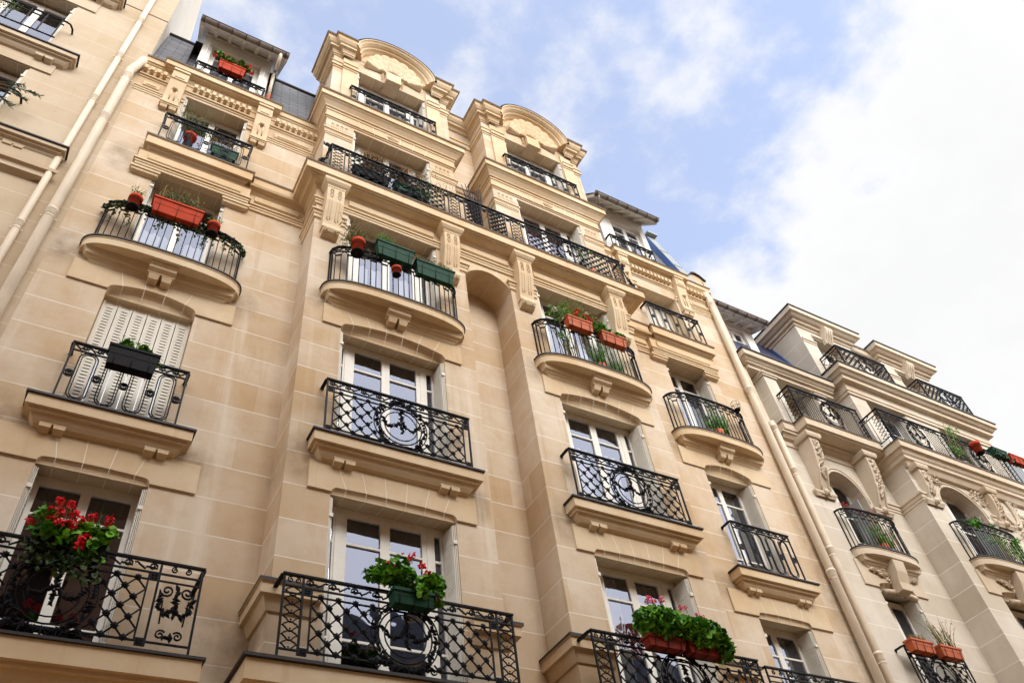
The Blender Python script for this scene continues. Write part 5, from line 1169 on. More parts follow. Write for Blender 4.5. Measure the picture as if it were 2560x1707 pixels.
# ================================================================ plants and planters
def leaf(mb, p, s, mt, round_=True, tilt=None):
    a = R.uniform(0, 2 * pi); nz = R.uniform(.15, 1.0) if tilt is None else tilt
    n = Vector((math.cos(a) * math.sqrt(max(0, 1 - nz * nz)), math.sin(a) * math.sqrt(max(0, 1 - nz * nz)) - .25, nz)).normalized(); u = n.orthogonal().normalized(); w = n.cross(u); t0 = R.uniform(0, 6)
    if round_:
        k = 6; vs = [Vector(p) - n * s * .15] + [Vector(p) + (u * math.cos(t0 + 2 * pi * i / k) + w * math.sin(t0 + 2 * pi * i / k)) * s * R.uniform(.75, 1.1) + n * s * R.uniform(-.12, .25) for i in range(k)]
        mb.add(vs, [(0, i + 1, (i + 1) % k + 1) for i in range(k)], mt)
    else:
        d = u * math.cos(t0) + w * math.sin(t0); e = n.cross(d); P_ = Vector(p)
        mb.add([P_, P_ + d * s * .6 + e * s * .28, P_ + d * s * 1.5 - n * s * .2, P_ + d * s * .6 - e * s * .28], [(0, 1, 2, 3)], mt)
def bush(mb, c, r, n, s, mts, round_=True, core=.55, clumps=0):
    cl = [(R.uniform(-.75, .75), R.uniform(-.6, .6), R.uniform(-.7, .8)) for _ in range(clumps)]
    for i in range(n):
        while True:
            d = Vector((R.gauss(0, 1), R.gauss(0, 1), R.gauss(0, 1)))
            if d.length > .01: break
        q = d.normalized() * (core + (1 - core) * R.random() ** .6)
        if cl:
            k = R.choice(cl); q = Vector(k) + q * .42
        p = (c[0] + q.x * r[0], c[1] + q.y * r[1], c[2] + q.z * r[2]); leaf(mb, p, s * R.uniform(.6, 1.25), R.choice(mts), round_)
def umbel(mb, p, r, mts, n=26):
    for i in range(n):
        d = Vector((R.gauss(0, 1), R.gauss(0, 1), R.gauss(0, .8))).normalized(); leaf(mb, Vector(p) + d * r * R.uniform(.6, 1), r * .38, R.choice(mts), True, R.uniform(.1, 1))
    mb.tube([p, (p[0] + R.uniform(-.02, .02), p[1], p[2] - r * 2.4)], .0035, M_LEAF[2], 3)
def stems(mb, c, w, h, n, mts, r=.004, lean=.35, leafy=0, ls=.02, lm=None, tip=None):
    r *= 1.6; ls *= 1.6; n = int(n * 1.2); h *= 1.25; c = (c[0], c[1] - .03, c[2])
    for i in range(n):
        x = c[0] + R.uniform(-w[0], w[0]); y = c[1] + R.uniform(-w[1], w[1]); hh = h * R.uniform(.5, 1.05); lx, ly = R.uniform(-lean, lean) * hh, R.uniform(-lean, lean) * hh * .6
        pts = [(x + lx * t ** 1.6, y + ly * t ** 1.6, c[2] + hh * (t - .08 * t * t)) for t in (0, .3, .6, .85, 1)]
        mb.tube(pts, [r, r, r * .8, r * .6, r * .3], R.choice(mts), 3)
        for k in range(leafy):
            t = R.uniform(.2, 1); j = (x + lx * t ** 1.6 + R.uniform(-.02, .02), y + ly * t ** 1.6, c[2] + hh * (t - .08 * t * t)); leaf(mb, j, ls * R.uniform(.6, 1.3), R.choice(lm or mts), False)
        if tip: umbel(mb, pts[-1], tip[1], tip[0], 8)
def trough(o, x0, x1, y0, y1, z0, z1, mt, ribs=True, feet=True, taper=.022):
    """window box with sloping sides, a rolled rim, drip ribs and wire hangers; y0 is the street side"""
    mb = MB(); t = taper
    vs = [(x0 + t, y0 + t, z0), (x1 - t, y0 + t, z0), (x1 - t, y1 - t, z0), (x0 + t, y1 - t, z0), (x0, y0, z1), (x1, y0, z1), (x1, y1, z1), (x0, y1, z1), (x0 + .015, y0 + .015, z1), (x1 - .015, y0 + .015, z1), (x1 - .015, y1 - .015, z1), (x0 + .015, y1 - .015, z1), (x0 + .02, y0 + .02, z1 - .035), (x1 - .02, y0 + .02, z1 - .035), (x1 - .02, y1 - .02, z1 - .035), (x0 + .02, y1 - .02, z1 - .035)]
    mb.add(vs, [(3, 2, 1, 0), (0, 1, 5, 4), (1, 2, 6, 5), (2, 3, 7, 6), (3, 0, 4, 7), (4, 5, 9, 8), (5, 6, 10, 9), (6, 7, 11, 10), (7, 4, 8, 11), (8, 9, 13, 12), (9, 10, 14, 13), (10, 11, 15, 14), (11, 8, 12, 15)], mt)
    mb.box(x0 - .010, x1 + .010, y0 - .012, y0 + .001, z1 - .035, z1 + .004, mt); mb.box(x0 - .012, x0 + .001, y0 - .012, y1 + .01, z1 - .035, z1 + .004, mt); mb.box(x1 - .001, x1 + .012, y0 - .012, y1 + .01, z1 - .035, z1 + .004, mt)
    h = z1 - z0
    if ribs: mb.box(x0 + t * .7, x1 - t * .7, y0 - .004 + t * .45, y0 + t * .6, z0 + h * .52, z0 + h * .56, mt)
    c = mb.build('container', o)
    s = MB(); n = 8; vs = []
    for i in range(n + 1):
        for j in (0, 1): vs.append((x0 + .02 + (x1 - x0 - .04) * i / n, (y0 + .02, y1 - .02)[j], z1 - .02 + R.uniform(-.012, .015)))
    s.add(vs, [(2 * i, 2 * i + 2, 2 * i + 3, 2 * i + 1) for i in range(n)], M_SOIL); s.build('soil', o)
    if feet:
        w = MB()
        for x in (x0 + (x1 - x0) * .15, (x0 + x1) / 2, x0 + (x1 - x0) * .85): w.tube([(x, y1 + .05, z1 + .015), (x, y1 + .005, z1 + .012), (x, y1 + .004, z0 - .008), (x, y0 + t - .004, z0 - .008), (x, y0 - .014, z0 + h * .72)], .006, M_IRON, 4)
        w.build('bracket', o)
    return c
def pot(o, x, y, z0, z1, r, mt, hanger=True):
    mb = MB(); h = z1 - z0; mb.lathe((x, y, z0), [(r * .68, 0), (r * .92, h * .74), (r * 1.04, h * .75), (r * 1.07, h), (r * .96, h), (r * .93, h * .9), (0.001, h * .88)], mt, 18); mb.build('container', o)
    s = MB(); s.lathe((x, y, z0 + h * .885), [(r * .92, 0), (0.001, .012)], M_SOIL, 12); s.build('soil', o)
    if hanger:
        w = MB(); w.tube([(x + r * 1.03 * math.cos(t), y + r * 1.03 * math.sin(t), z0 + h * .55) for t in [2 * pi * i / 14 for i in range(14)]], .006, M_IRON, 4, True); w.lathe((x, y, z0 - .02), [(r * .8, 0), (r * .95, .02), (r * .9, .022), (r * .7, .01)], mt if mt is not M_REDPL else M_BKPL, 14); w.tube([(x, y + r, z0 + h * .55), (x, y + r + .04, z0 + h), (x, y + r + .08, z0 + h)], .006, M_IRON, 4); w.build('hanger', o)
def thing(name, loc, label, cat, group=None): return empty(name, loc, label, cat, group)
def part(o, name, fn): mb = MB(); fn(mb); return mb.build(name, o)
GB = 'flower boxes on the balconies'; GP = 'flower pots on the balconies'

# first-floor boxes
o = thing('flower_box', (-.02, -.62, 6.84), 'black box of red geraniums on the wide lowest balcony at left', 'flower box', GB); trough(o, -.34, .34, -.74, -.56, 6.84, 7.04, M_BKPL)
part(o, 'foliage', lambda m: (bush(m, (-.06, -.68, 7.06), (.42, .18, .22), 460, .046, M_LEAF, True, .2, 13), bush(m, (.22, -.70, 7.02), (.24, .14, .22), 240, .046, M_LEAF, True, .2, 7), bush(m, (-.06, -.74, 6.72), (.44, .06, .26), 190, .040, M_IVY, True, .1, 12), stems(m, (-.05, -.70, 7.1), (.3, .05), .30, 26, M_LEAF[2:], .003, .4)))
part(o, 'flowers', lambda m: [umbel(m, p, .052, M_FRED, 34) for p in ((-.22, -.70, 7.47), (-.11, -.72, 7.44), (-.27, -.72, 7.33), (-.17, -.74, 7.31), (-.33, -.70, 7.28), (-.05, -.78, 7.30), (.02, -.78, 7.23), (-.02, -.80, 7.12), (-.16, -.82, 7.12), (-.07, -.82, 7.15), (.14, -.70, 7.35), (.30, -.68, 7.38), (.10, -.84, 6.96), (.09, -.84, 6.90), (.13, -.82, 7.0), (.32, -.66, 7.30), (-.42, -.7, 7.16), (-.24, -.76, 7.20))])
o = thing('flower_box', (3.65, -1.2, 6.64), 'green box of red geraniums on the lowest balcony of the first bay', 'flower box', GB); trough(o, 3.39, 3.91, -1.31, -1.13, 6.62, 6.80, M_GRPL)
part(o, 'foliage', lambda m: (bush(m, (3.42, -1.24, 6.95), (.31, .17, .22), 520, .042, M_LEAF, clumps=10), bush(m, (3.82, -1.24, 6.90), (.26, .17, .19), 420, .042, M_LEAF, clumps=8), bush(m, (3.98, -1.22, 6.82), (.09, .12, .15), 90, .040, M_LEAF)))
part(o, 'flowers', lambda m: [umbel(m, p, r, M_FRED, 26) for p, r in (((3.66, -1.24, 7.32), .050), ((3.60, -1.26, 7.20), .042), ((3.78, -1.26, 7.18), .050), ((3.85, -1.26, 7.09), .050), ((3.52, -1.28, 7.28), .016), ((3.33, -1.28, 7.12), .03), ((3.40, -1.32, 7.06), .022), ((3.46, -1.32, 6.98), .018), ((4.02, -1.2, 6.84), .025), ((3.95, -1.24, 6.78), .02), ((3.97, -1.22, 7.05), .02))])
for i, (x0, x1) in enumerate(((7.06, 7.68), (7.74, 8.36))):
    o = thing('flower_box', ((x0 + x1) / 2, -1.2, 6.68), ('reddish box of pink geraniums, nearer the oval of the second bay lowest railing', 'reddish box of green geraniums overhanging the right half of the second bay lowest railing')[i], 'flower box', GB); trough(o, x0, x1, -1.31, -1.13, 6.68, 6.83, M_DKRED)
    if i == 0: part(o, 'foliage', lambda m: (bush(m, (7.36, -1.26, 7.02), (.44, .23, .24), 1000, .050, M_LEAF), bush(m, (7.7, -1.26, 7.02), (.25, .2, .2), 380, .05, M_LEAF)))
    else: part(o, 'foliage', lambda m: (bush(m, (8.04, -1.26, 6.97), (.44, .23, .23), 1000, .050, M_LEAF), bush(m, (8.38, -1.26, 6.84), (.17, .18, .20), 280, .048, M_LEAF)))
    part(o, 'flowers', lambda m, i=i: [umbel(m, p, r, M_FPNK, 24) for p, r in ([((7.24, -1.30, 7.36), .055), ((7.17, -1.32, 7.31), .04), ((7.48, -1.28, 7.42), .048), ((7.31, -1.30, 7.33), .042)] if i == 0 else [((7.76, -1.30, 7.32), .045), ((7.87, -1.30, 7.35), .034), ((8.07, -1.30, 7.27), .038), ((8.14, -1.32, 7.24), .028)])])
# second floor
o = thing('flower_box', (0, -.34, 9.92), 'black box with two leafy green plants hung on the loop railing by closed shutters', 'flower box', GB); trough(o, -.31, .32, -.45, -.27, 9.92, 10.26, M_BKPL, True)
part(o, 'foliage', lambda m: (bush(m, (-.14, -.36, 10.33), (.15, .09, .09), 120, .042, M_LEAF, clumps=5), bush(m, (.17, -.36, 10.31), (.15, .09, .09), 130, .040, M_LEAF, clumps=5), bush(m, (.33, -.38, 10.20), (.10, .05, .10), 40, .022, M_LEAF, False), stems(m, (-.05, -.36, 10.3), (.2, .03), .22, 9, M_LEAF, .003, .5, 3)))
# third floor, left column
o = thing('flower_box', (-.08, -.42, 13.38), 'large bright red box of dry plants on the bowed left balcony', 'flower box', GB); trough(o, -.48, .33, -.53, -.335, 13.42, 13.75, M_REDPL, True, True, .05)
part(o, 'foliage', lambda m: (bush(m, (-.1, -.47, 13.90), (.38, .09, .14), 420, .030, M_OLIV, False, .2), stems(m, (-.08, -.43, 13.76), (.36, .06), .36, 46, M_DRY + M_OLIV, .0035, .35, 4, .020, M_OLIV), m.tube([(-.40 + .7 * t, -.44, 13.80 + .30 * math.sin(pi * t) ** .8) for t in [i / 14 for i in range(15)]], .007, M_OLIV[2], 4), stems(m, (.20, -.43, 13.76), (.03, .02), .42, 4, M_DRY, .005, .12)))
for x, lb in ((-.725, 'round red pot on the left end of the bowed left balcony'), (.53, 'round red pot on the right end of the bowed left balcony')):
    o = thing('flower_pot', (x, -.38, 13.36), lb, 'flower pot', GP); pot(o, x, -.40, 13.40, 13.66, .105, M_REDPL); part(o, 'foliage', lambda m, x=x: (stems(m, (x, -.40, 13.64), (.05, .05), .20, 22, M_OLIV + M_LEAF, .003, .6, 3, .018), bush(m, (x, -.40, 13.68), (.10, .08, .05), 60, .018, M_OLIV, False, .2)))
o = tag(empty('ivy_vine', (0, -.33, 13.5), None, None), 'dark ivy trailing down the bars of the bowed left balcony', 'ivy')
def ivy(m):
    pts = superell(.004, 1.12, .34, 0, 3.0, 40); Mf, L_ = curved(pts, 0)
    for i in range(900):
        u = min(L_ - .1, max(.1, R.gauss(L_ * .5, L_ * .24))); v = 13.62 - abs(R.gauss(0, .12)); p = Mf(u, v, R.uniform(0, .05)); leaf(m, p, R.uniform(.018, .034), R.choice(M_IVY))
    for i in range(16):
        u = R.uniform(.3, L_ - .3); l = R.uniform(.25, .75); pp = [Mf(u + .03 * math.sin(k * 1.3 + i), 13.55 - l * k / 6, .03) for k in range(7)]; m.tube(pp, .003, M_IVY[2], 3)
        for k in range(int(l * 34)): t = R.random(); p = Mf(u + R.uniform(-.04, .04), 13.55 - l * t, .03); leaf(m, p, R.uniform(.016, .030), R.choice(M_IVY + M_OLIV[:1]))
part(o, 'foliage', ivy)
# third floor, first bay
o = thing('flower_pot', (2.88, -.95, 13.4), 'red pot of spiky leaves at the left end of the first bay bowed balcony', 'flower pot', GP); pot(o, 2.88, -.98, 13.48, 13.80, .13, M_REDPL)
part(o, 'foliage', lambda m: (stems(m, (2.80, -.96, 13.76), (.10, .06), .38, 40, M_OLIV + M_DRY, .004, .8, 5, .030, M_OLIV), bush(m, (2.66, -.95, 13.72), (.18, .10, .14), 150, .028, M_OLIV + M_LEAF, False, .2), bush(m, (3.08, -.94, 13.66), (.10, .08, .13), 70, .028, M_OLIV, False, .2), stems(m, (2.95, -.96, 13.8), (.03, .03), .45, 5, M_LEAF, .004, .15, 4, .02)))
o = thing('flower_box', (3.55, -1.08, 13.48), 'dark green box with feathery dill on the first bay bowed balcony', 'flower box', GB); trough(o, 3.18, 3.90, -1.17, -.995, 13.50, 13.86, M_GRPL, True, True, .04)
part(o, 'foliage', lambda m: (stems(m, (3.34, -1.07, 13.84), (.13, .05), .24, 90, M_LEAF, .0025, .5, 3, .012), stems(m, (3.7, -1.07, 13.84), (.18, .05), .12, 36, M_DRY, .003, .7, 2, .014)))
o = thing('flower_box', (4.35, -1.06, 13.32), 'dark green box of withered flowers on the first bay bowed balcony', 'flower box', GB); trough(o, 3.95, 4.72, -1.14, -.965, 13.38, 13.74, M_GRPL, True, True, .04)
part(o, 'foliage', lambda m: (stems(m, (4.32, -1.05, 13.72), (.35, .05), .17, 130, M_DRY + M_OLIV, .003, .6, 4, .016, M_DRY + M_OLIV), bush(m, (4.52, -1.05, 13.80), (.14, .06, .07), 70, .02, M_OLIV + M_LEAF, False, .2), umbel(m, (4.34, -1.08, 13.88), .025, M_FORG, 12), umbel(m, (4.70, -1.05, 13.72), .04, M_FORG + M_DRY[:1], 14)))
o = thing('flower_pot', (3.58, -1.06, 13.1), 'small red pot hanging below the green boxes on the first bay', 'flower pot', GP); pot(o, 3.58, -1.07, 13.12, 13.30, .085, M_REDPL); part(o, 'foliage', lambda m: bush(m, (3.58, -1.07, 13.33), (.11, .07, .05), 50, .022, M_IVY, True, .2))
# third floor, second bay
o = thing('flower_box', (7.5, -1.08, 13.38), 'orange box of red geraniums on the second bay bowed balcony', 'flower box', GB); trough(o, 7.18, 7.78, -1.17, -1.0, 13.42, 13.68, M_TERRA)
part(o, 'foliage', lambda m: (bush(m, (7.48, -1.10, 13.73), (.31, .11, .07), 330, .026, M_LEAF, clumps=10), bush(m, (7.82, -1.12, 13.66), (.07, .08, .15), 70, .026, M_LEAF)))
part(o, 'flowers', lambda m: [umbel(m, p, r, M_FRED, 30) for p, r in (((7.50, -1.12, 13.95), .065), ((7.72, -1.12, 13.86), .055), ((7.80, -1.13, 13.80), .05), ((7.66, -1.13, 13.90), .04), ((7.86, -1.12, 13.70), .03), ((7.42, -1.13, 13.82), .025))])
o = thing('flower_box', (8.3, -1.0, 13.34), 'orange box of bright green leaves, right end of the second bay bowed balcony', 'flower box', GB); trough(o, 8.02, 8.62, -1.12, -.95, 13.38, 13.64, M_TERRA)
part(o, 'foliage', lambda m: (bush(m, (8.14, -1.05, 13.74), (.19, .11, .09), 260, .034, M_LEAF[:2] + M_LEAF, clumps=8), bush(m, (8.46, -1.05, 13.72), (.18, .11, .11), 240, .034, M_LEAF, clumps=8)))
o = tag(empty('rose_bush', (7.3, -.85, 12.6), None, None), 'tall rose bush with pale blooms behind the second bay bowed railing', 'bush'); part(o, 'stems', lambda m: stems(m, (7.3, -.86, 12.6), (.18, .04), 1.3, 12, M_OLIV + M_DRY, .007, .22))
part(o, 'foliage', lambda m: (bush(m, (7.15, -.98, 13.85), (.34, .14, .34), 420, .044, M_LEAF + M_OLIV[:1], False, .15, 12), bush(m, (7.62, -.98, 14.18), (.46, .13, .24), 420, .044, M_LEAF[:2] + M_OLIV[:1], False, .15, 12), bush(m, (8.12, -.96, 14.06), (.28, .11, .20), 220, .042, M_LEAF[:2] + M_OLIV[:2], False, .15, 8), bush(m, (7.15, -.92, 13.2), (.18, .08, .40), 200, .038, M_LEAF, False, .1, 7), bush(m, (7.75, -.96, 14.48), (.12, .07, .18), 70, .036, M_OLIV[:2] + M_LEAF[:2], False, .1)))
part(o, 'flowers', lambda m: (umbel(m, (7.02, -1.0, 13.92), .06, M_FWHT, 26), umbel(m, (7.86, -.98, 14.22), .05, M_FWHT, 20), umbel(m, (7.40, -.98, 14.18), .03, M_FORG, 14), umbel(m, (8.14, -.96, 14.16), .025, M_FORG, 10), umbel(m, (6.98, -.96, 14.08), .03, M_FWHT, 10)))
o = tag(empty('flower_plant', (7.98, -.86, 12.62), None, None), 'frothy white flowered plant standing on the second bay bowed balcony', 'plant'); part(o, 'container', lambda m: m.lathe((7.98, -.84, 12.62), [(.10, 0), (.13, .2), (.12, .2), (.001, .18)], M_TERRA, 14))
part(o, 'foliage', lambda m: stems(m, (7.95, -.86, 12.8), (.12, .05), .62, 60, M_LEAF, .003, .45, 5, .018, M_LEAF)); part(o, 'flowers', lambda m: [umbel(m, (7.95 + R.uniform(-.22, .22), -.88 + R.uniform(-.06, .06), 13.1 + R.uniform(0, .3)), .014, M_FWHT, 7) for _ in range(60)])
o = tag(empty('grass_plant', (8.42, -.82, 12.62), None, None), 'tuft of long green grass standing on the second bay bowed balcony', 'plant'); part(o, 'container', lambda m: m.lathe((8.42, -.80, 12.62), [(.09, 0), (.12, .17), (.11, .17), (.001, .15)], M_BKPL, 14)); part(o, 'foliage', lambda m: stems(m, (8.42, -.80, 12.75), (.10, .05), .42, 90, M_LEAF, .0035, .6))
# third floor, right column
o = tag(empty('flower_plant', (11.5, -.2, 12.62), None, None), 'purple flowered plant with climbing shoots on the bowed right balcony', 'plant'); part(o, 'container', lambda m: m.lathe((11.5, -.2, 12.62), [(.11, 0), (.14, .2), (.13, .2), (.001, .18)], M_TERRA, 14))
part(o, 'foliage', lambda m: (stems(m, (11.40, -.22, 12.8), (.22, .04), .42, 46, M_LEAF, .004, .4, 5, .024), stems(m, (11.68, -.2, 12.8), (.12, .04), .55, 34, M_LEAF[:2], .004, .35, 5, .026), stems(m, (11.5, -.2, 12.8), (.03, .03), 1.05, 3, M_LEAF, .005, .05, 9, .035, M_LEAF[:2]))); part(o, 'flowers', lambda m: [umbel(m, (11.36 + R.uniform(-.2, .3), -.27, 13.0 + R.uniform(0, .22)), .020, M_FPUR, 10) for _ in range(26)])
o = thing('pot_holder', (12.30, -.30, 13.64), 'empty wire pot holder hooked on the bowed right balcony rail', 'pot holder')
def wire(m):
    for r_, z in ((.06, 13.64), (.095, 13.76), (.10, 13.86)): m.tube([(12.30 + r_ * math.cos(t), -.34 + r_ * math.sin(t), z) for t in [2 * pi * i / 14 for i in range(14)]], .005, M_IRON, 4, True)
    for i in range(6): t = i * pi / 3; m.tube([(12.30 + q * math.cos(t), -.34 + q * math.sin(t), z) for q, z in ((.06, 13.64), (.095, 13.76), (.10, 13.86))], .004, M_IRON, 3)
    m.lathe((12.30, -.34, 13.62), [(.05, 0), (.075, .05), (.06, .05)], M_BKPL, 12)
part(o, 'basket', wire)
# fourth floor
o = thing('flower_pot', (-.42, -.05, 15.97), 'red pot of tall olive coloured herbs on the upper left balcony', 'flower pot', GP); pot(o, -.30, -.10, 16.35, 16.62, .12, M_REDPL, False); part(o, 'stand', lambda m: m.lathe((-.30, -.10, 15.97), [(.09, 0), (.09, .38)], M_BKPL, 10))
part(o, 'foliage', lambda m: (stems(m, (-.35, -.10, 16.6), (.14, .05), .78, 70, M_OLIV, .003, .42, 6, .020, M_OLIV), bush(m, (-.04, -.12, 16.90), (.16, .08, .13), 80, .040, M_LEAF[:2], False, .2)))
o = thing('flower_box', (.35, -.08, 16.0), 'green box half hidden behind the loop railing of the upper left balcony', 'flower box', GB); trough(o, .12, .62, -.17, -.02, 16.30, 16.58, M_GRPL, True, False); part(o, 'stand', lambda m: m.box(.2, .55, -.14, -.05, 15.97, 16.3, M_BKPL))
part(o, 'foliage', lambda m: (stems(m, (.30, -.09, 16.56), (.26, .05), .46, 26, M_DRY, .0035, .45, 4, .016, M_DRY), bush(m, (.15, -.19, 16.22), (.30, .03, .16), 60, .03, M_LEAF + M_IVY, False, .1), umbel(m, (-.12, -.2, 16.28), .03, M_FPNK, 10)))
for i, (xc, lb) in enumerate(((3.15, 'dark box of dry orange stems, left of the oval on the long balcony'), (4.05, 'dark box of dry orange stems, right of the oval on the long balcony'))):
    o = thing('flower_box', (xc, -.8, 16.0), lb, 'flower box', GB); trough(o, xc - .40, xc + .40, -.90, -.74, 16.40, 16.62, M_BKPL if i == 0 else M_GRPL, True, False); part(o, 'stand', lambda m, xc=xc: [m.box(x - .03, x + .03, -.88, -.78, 15.95, 16.4, M_BKPL) for x in (xc - .3, xc + .3)])
    part(o, 'foliage', lambda m, xc=xc, i=i: (stems(m, (xc + .05, -.82, 16.6), (.36, .06), .70 if i == 0 else .62, 60, M_DRY, .0035, .30, 7, .016, M_DRY), bush(m, (xc, -.84, 16.68), (.40, .07, .12), 120, .022, M_DRY + M_OLIV, False, .1), bush(m, (xc + .05, -.90, 17.08), (.36, .08, .26), 230, .034, M_DRY, False, .1, 9)))
o = tag(empty('climbing_plant', (4.55, -.9, 16.0), None, None), 'green climber with a few broad leaves at the right of the first oval', 'plant'); part(o, 'foliage', lambda m: (bush(m, (4.42, -.92, 16.95), (.14, .05, .14), 60, .042, M_LEAF[:2], False, .1), bush(m, (4.38, -.94, 16.55), (.16, .04, .25), 60, .036, M_LEAF + M_OLIV, False, .1), stems(m, (4.7, -.9, 16.6), (.25, .03), .55, 26, M_DRY, .003, .4, 4, .014, M_DRY), stems(m, (4.4, -.9, 16.0), (.2, .03), .9, 8, M_OLIV, .004, .2)))
o = tag(empty('thorn_plant', (5.78, -.6, 16.0), None, None), 'dark bare thorny plant standing on the long balcony between the bays', 'plant'); part(o, 'container', lambda m: m.lathe((5.78, -.6, 15.96), [(.16, 0), (.21, .34), (.2, .34), (.001, .3)], M_BKPL, 14))
def thorn(m):
    for i in range(30):
        a = R.uniform(0, 2 * pi); l = R.uniform(1.25, 2.05); s = R.uniform(.05, .32); pts = [(5.78 + math.cos(a) * s * t, -.6 + math.sin(a) * s * .6 * t, 16.28 + l * t) for t in (0, .35, .7, 1)]; m.tube(pts, [.018, .017, .015, .007], M_THORN[0], 5)
        for k in range(5): t = R.uniform(.3, 1); p = Vector((5.78 + math.cos(a) * s * t, -.6 + math.sin(a) * s * .6 * t, 16.28 + l * t)); m.tube([p, p + Vector((R.uniform(-.05, .05), R.uniform(-.03, .03), .09))], [.011, .003], M_THORN[0], 4)
part(o, 'stems', thorn)
o = tag(empty('flower_plant', (8.55, -.88, 16.0), None, None), 'small plant with orange flowers at the right end of the long balcony', 'plant'); part(o, 'container', lambda m: m.lathe((8.5, -.85, 15.97), [(.10, 0), (.13, .2), (.12, .2), (.001, .18)], M_TERRA, 14)); part(o, 'foliage', lambda m: (stems(m, (8.5, -.86, 16.15), (.25, .03), .62, 14, M_LEAF, .003, .5, 4, .022, M_LEAF[:2]), bush(m, (8.28, -.90, 16.86), (.08, .04, .10), 24, .03, M_LEAF[:2], False, .1))); part(o, 'flowers', lambda m: [umbel(m, p, .025, M_FORG, 10) for p in ((8.35, -.95, 16.28), (8.55, -.95, 16.50), (8.66, -.95, 16.36), (8.42, -.95, 16.44))])
# dormer
o = thing('flower_box', (.02, -.2, 19.55), 'red box of red geraniums on the white dormer railing', 'flower box', GB); trough(o, -.28, .30, -.30, -.13, 19.62, 19.93, M_REDPL, True, True, .03)
part(o, 'foliage', lambda m: (bush(m, (-.18, -.27, 20.04), (.26, .11, .13), 300, .038, M_LEAF + M_OLIV[:1], True, .2, 10), bush(m, (.22, -.27, 20.04), (.24, .11, .12), 280, .038, M_LEAF + M_OLIV[:2], True, .2, 10))); part(o, 'flowers', lambda m: [umbel(m, p, r, M_FRED, 24) for p, r in (((-.40, -.28, 20.10), .05), ((-.41, -.3, 19.98), .05), ((-.22, -.28, 20.22), .05), ((-.12, -.3, 20.16), .05), ((-.20, -.3, 20.12), .04), ((-.03, -.3, 20.12), .025), ((.12, -.3, 20.14), .045), ((.20, -.3, 20.12), .05), ((.33, -.3, 20.16), .05), ((.36, -.31, 20.06), .045), ((.44, -.3, 19.88), .045), ((-.38, -.28, 20.2), .02))])
# right-hand building
o = tag(empty('flower_garland', (15.5, .0, 12.0), None, None), 'string of pink blossoms stretched across the arched window beside the drainpipes', 'flowers'); part(o, 'flowers', lambda m: [umbel(m, (14.95 + 1.1 * i / 30, -.02 + R.uniform(-.03, .03), 11.98 - .06 * math.sin(pi * i / 30) + R.uniform(-.04, .04)), .03, M_FPNK + M_FRED[1:], 9) for i in range(31)])
o = tag(empty('flower_plant', (15.6, -.25, 10.7), None, None), 'straggling red flowered plant behind the bowed railing beside the drainpipes', 'plant'); part(o, 'container', lambda m: m.lathe((15.5, -.12, 10.68), [(.12, 0), (.15, .2), (.14, .2), (.001, .18)], M_TERRA, 14)); part(o, 'foliage', lambda m: stems(m, (15.6, -.18, 10.85), (.35, .05), .55, 26, M_LEAF, .004, .4, 4, .03)); part(o, 'flowers', lambda m: [umbel(m, (15.25 + R.uniform(-.2, .9), -.26, 10.85 + R.uniform(0, .6)), .022, M_FRED, 9) for _ in range(14)])
o = tag(empty('climbing_plant', (18.6, -1.0, 10.7), None, None), 'bushy green climber on the bowed railing under the oval cartouche', 'plant'); part(o, 'foliage', lambda m: (bush(m, (18.35, -1.02, 11.50), (.60, .10, .16), 260, .055, M_LEAF, False, .1, 9), bush(m, (18.9, -1.04, 11.05), (.75, .08, .34), 360, .045, M_LEAF, False, .1, 14), bush(m, (19.55, -.98, 11.4), (.25, .10, .20), 120, .05, M_LEAF, False, .1, 4))); part(o, 'flowers', lambda m: [umbel(m, (17.9 + R.uniform(0, .7), -1.05, 11.62 + R.uniform(-.05, .12)), .03, M_FPNK + M_FPUR, 9) for _ in range(9)])
for x0, x1, lb, h in ((14.38, 15.02, 'orange box of low grey stems, left of two on the lattice railing', .16), (15.22, 15.86, 'orange box of tall dry twigs, right of two on the lattice railing', .55)):
    o = thing('flower_box', ((x0 + x1) / 2, -.3, 8.2), lb, 'flower box', GB); trough(o, x0, x1, -.40, -.22, 8.20, 8.42, M_TERRA); part(o, 'foliage', lambda m, x0=x0, x1=x1, h=h: stems(m, ((x0 + x1) / 2, -.31, 8.4), ((x1 - x0) * .36, .05), h, 34, M_DRY + M_OLIV, .004, .45, 5, .016, M_DRY))
o = thing('flower_pot', (20.5, -1.0, 14.7), 'bright red pot on the rail of the upper right balcony', 'flower pot', GP); pot(o, 20.75, -1.05, 14.46, 14.80, .14, M_REDPL)
o = tag(empty('climbing_plant', (19.9, -.9, 13.9), None, None), 'light green plant growing through the upper right balcony railing', 'plant'); part(o, 'foliage', lambda m: (bush(m, (19.6, -1.0, 14.30), (.35, .08, .22), 130, .05, M_LEAF[:2], False, .1, 5), bush(m, (20.3, -.9, 15.25), (.28, .10, .18), 130, .05, M_LEAF[:2], False, .1, 5), stems(m, (20.0, -.9, 13.95), (.4, .03), 1.3, 14, M_OLIV, .006, .25, 2, .03, M_LEAF)))
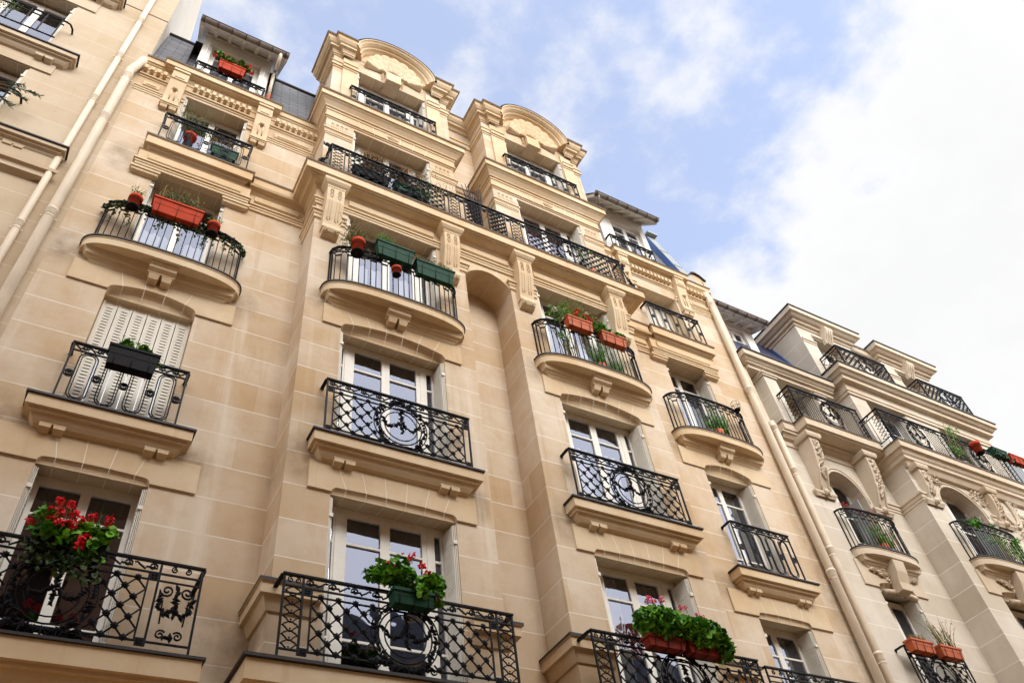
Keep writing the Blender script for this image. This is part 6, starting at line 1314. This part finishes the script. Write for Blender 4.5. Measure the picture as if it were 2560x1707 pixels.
for x0, x1, mt, lb in ((21.35, 22.0, M_GRPL, 'dark green box on the rail at the right edge'), (22.12, 22.8, M_REDPL, 'red box on the rail at the right edge')):
    o = thing('flower_box', ((x0 + x1) / 2, -1, 14.6), lb, 'flower box', GB); trough(o, x0, x1, -1.18, -1.0, 14.54, 14.80, mt); part(o, 'foliage', lambda m, x0=x0, x1=x1: bush(m, ((x0 + x1) / 2, -1.08, 14.55), ((x1 - x0) * .5, .12, .25), 150, .045, M_IVY, True, .1, 6))
# left-hand building
o = tag(empty('fir_plant', (-3.3, -.2, 14.7), None, None), 'thin conifer sprigs reaching over the railing at the left edge', 'plant')
def fir(m):
    for (a, z0), (b_, z1) in (((-3.45, 15.55), (-2.72, 15.72)), ((-3.4, 15.50), (-2.88, 15.42)), ((-3.5, 15.35), (-3.0, 15.05)), ((-3.55, 15.2), (-3.15, 14.75)), ((-3.5, 15.5), (-3.02, 15.86))):
        pts = [(a + (b_ - a) * t, -.32, z0 + (z1 - z0) * t + .05 * math.sin(pi * t)) for t in [i / 8 for i in range(9)]]; m.tube(pts, [.007 - .0006 * i for i in range(9)], M_DRY[1], 4)
        for i in range(70):
            t = R.uniform(.45, 1.0); k = min(7, int(t * 8)); p = pts[k]; dx_ = R.uniform(0, (b_ - a) / 8); m.bar((p[0] + dx_, p[1], p[2]), (p[0] + dx_ + R.uniform(.02, .08), p[1] + R.uniform(-.04, .04), p[2] + R.uniform(-.06, .05)), .007, .005, R.choice(M_FIR))
part(o, 'foliage', fir)
o = tag(empty('leafy_plant', (-4.25, -.2, 18.0), None, None), 'pale leafy plant on the topmost balcony at the left edge', 'plant'); part(o, 'foliage', lambda m: (bush(m, (-4.25, -.12, 18.75), (.30, .15, .5), 220, .04, M_OLIV[:2] + M_LEAF[:2], False, .1, 8), stems(m, (-4.3, -.1, 17.75), (.1, .05), 1.0, 8, M_OLIV, .006, .2)))
o = tag(part(None, 'blanket', lambda m: m.prism([(-.20, 5.96), (-.06, 5.96), (-.06, 6.22), (-.12, 6.27), (-.20, 6.24)], 3.12, 3.60, M_REDPL)), 'folded red blanket behind the lowest glass of the first bay', 'blanket')
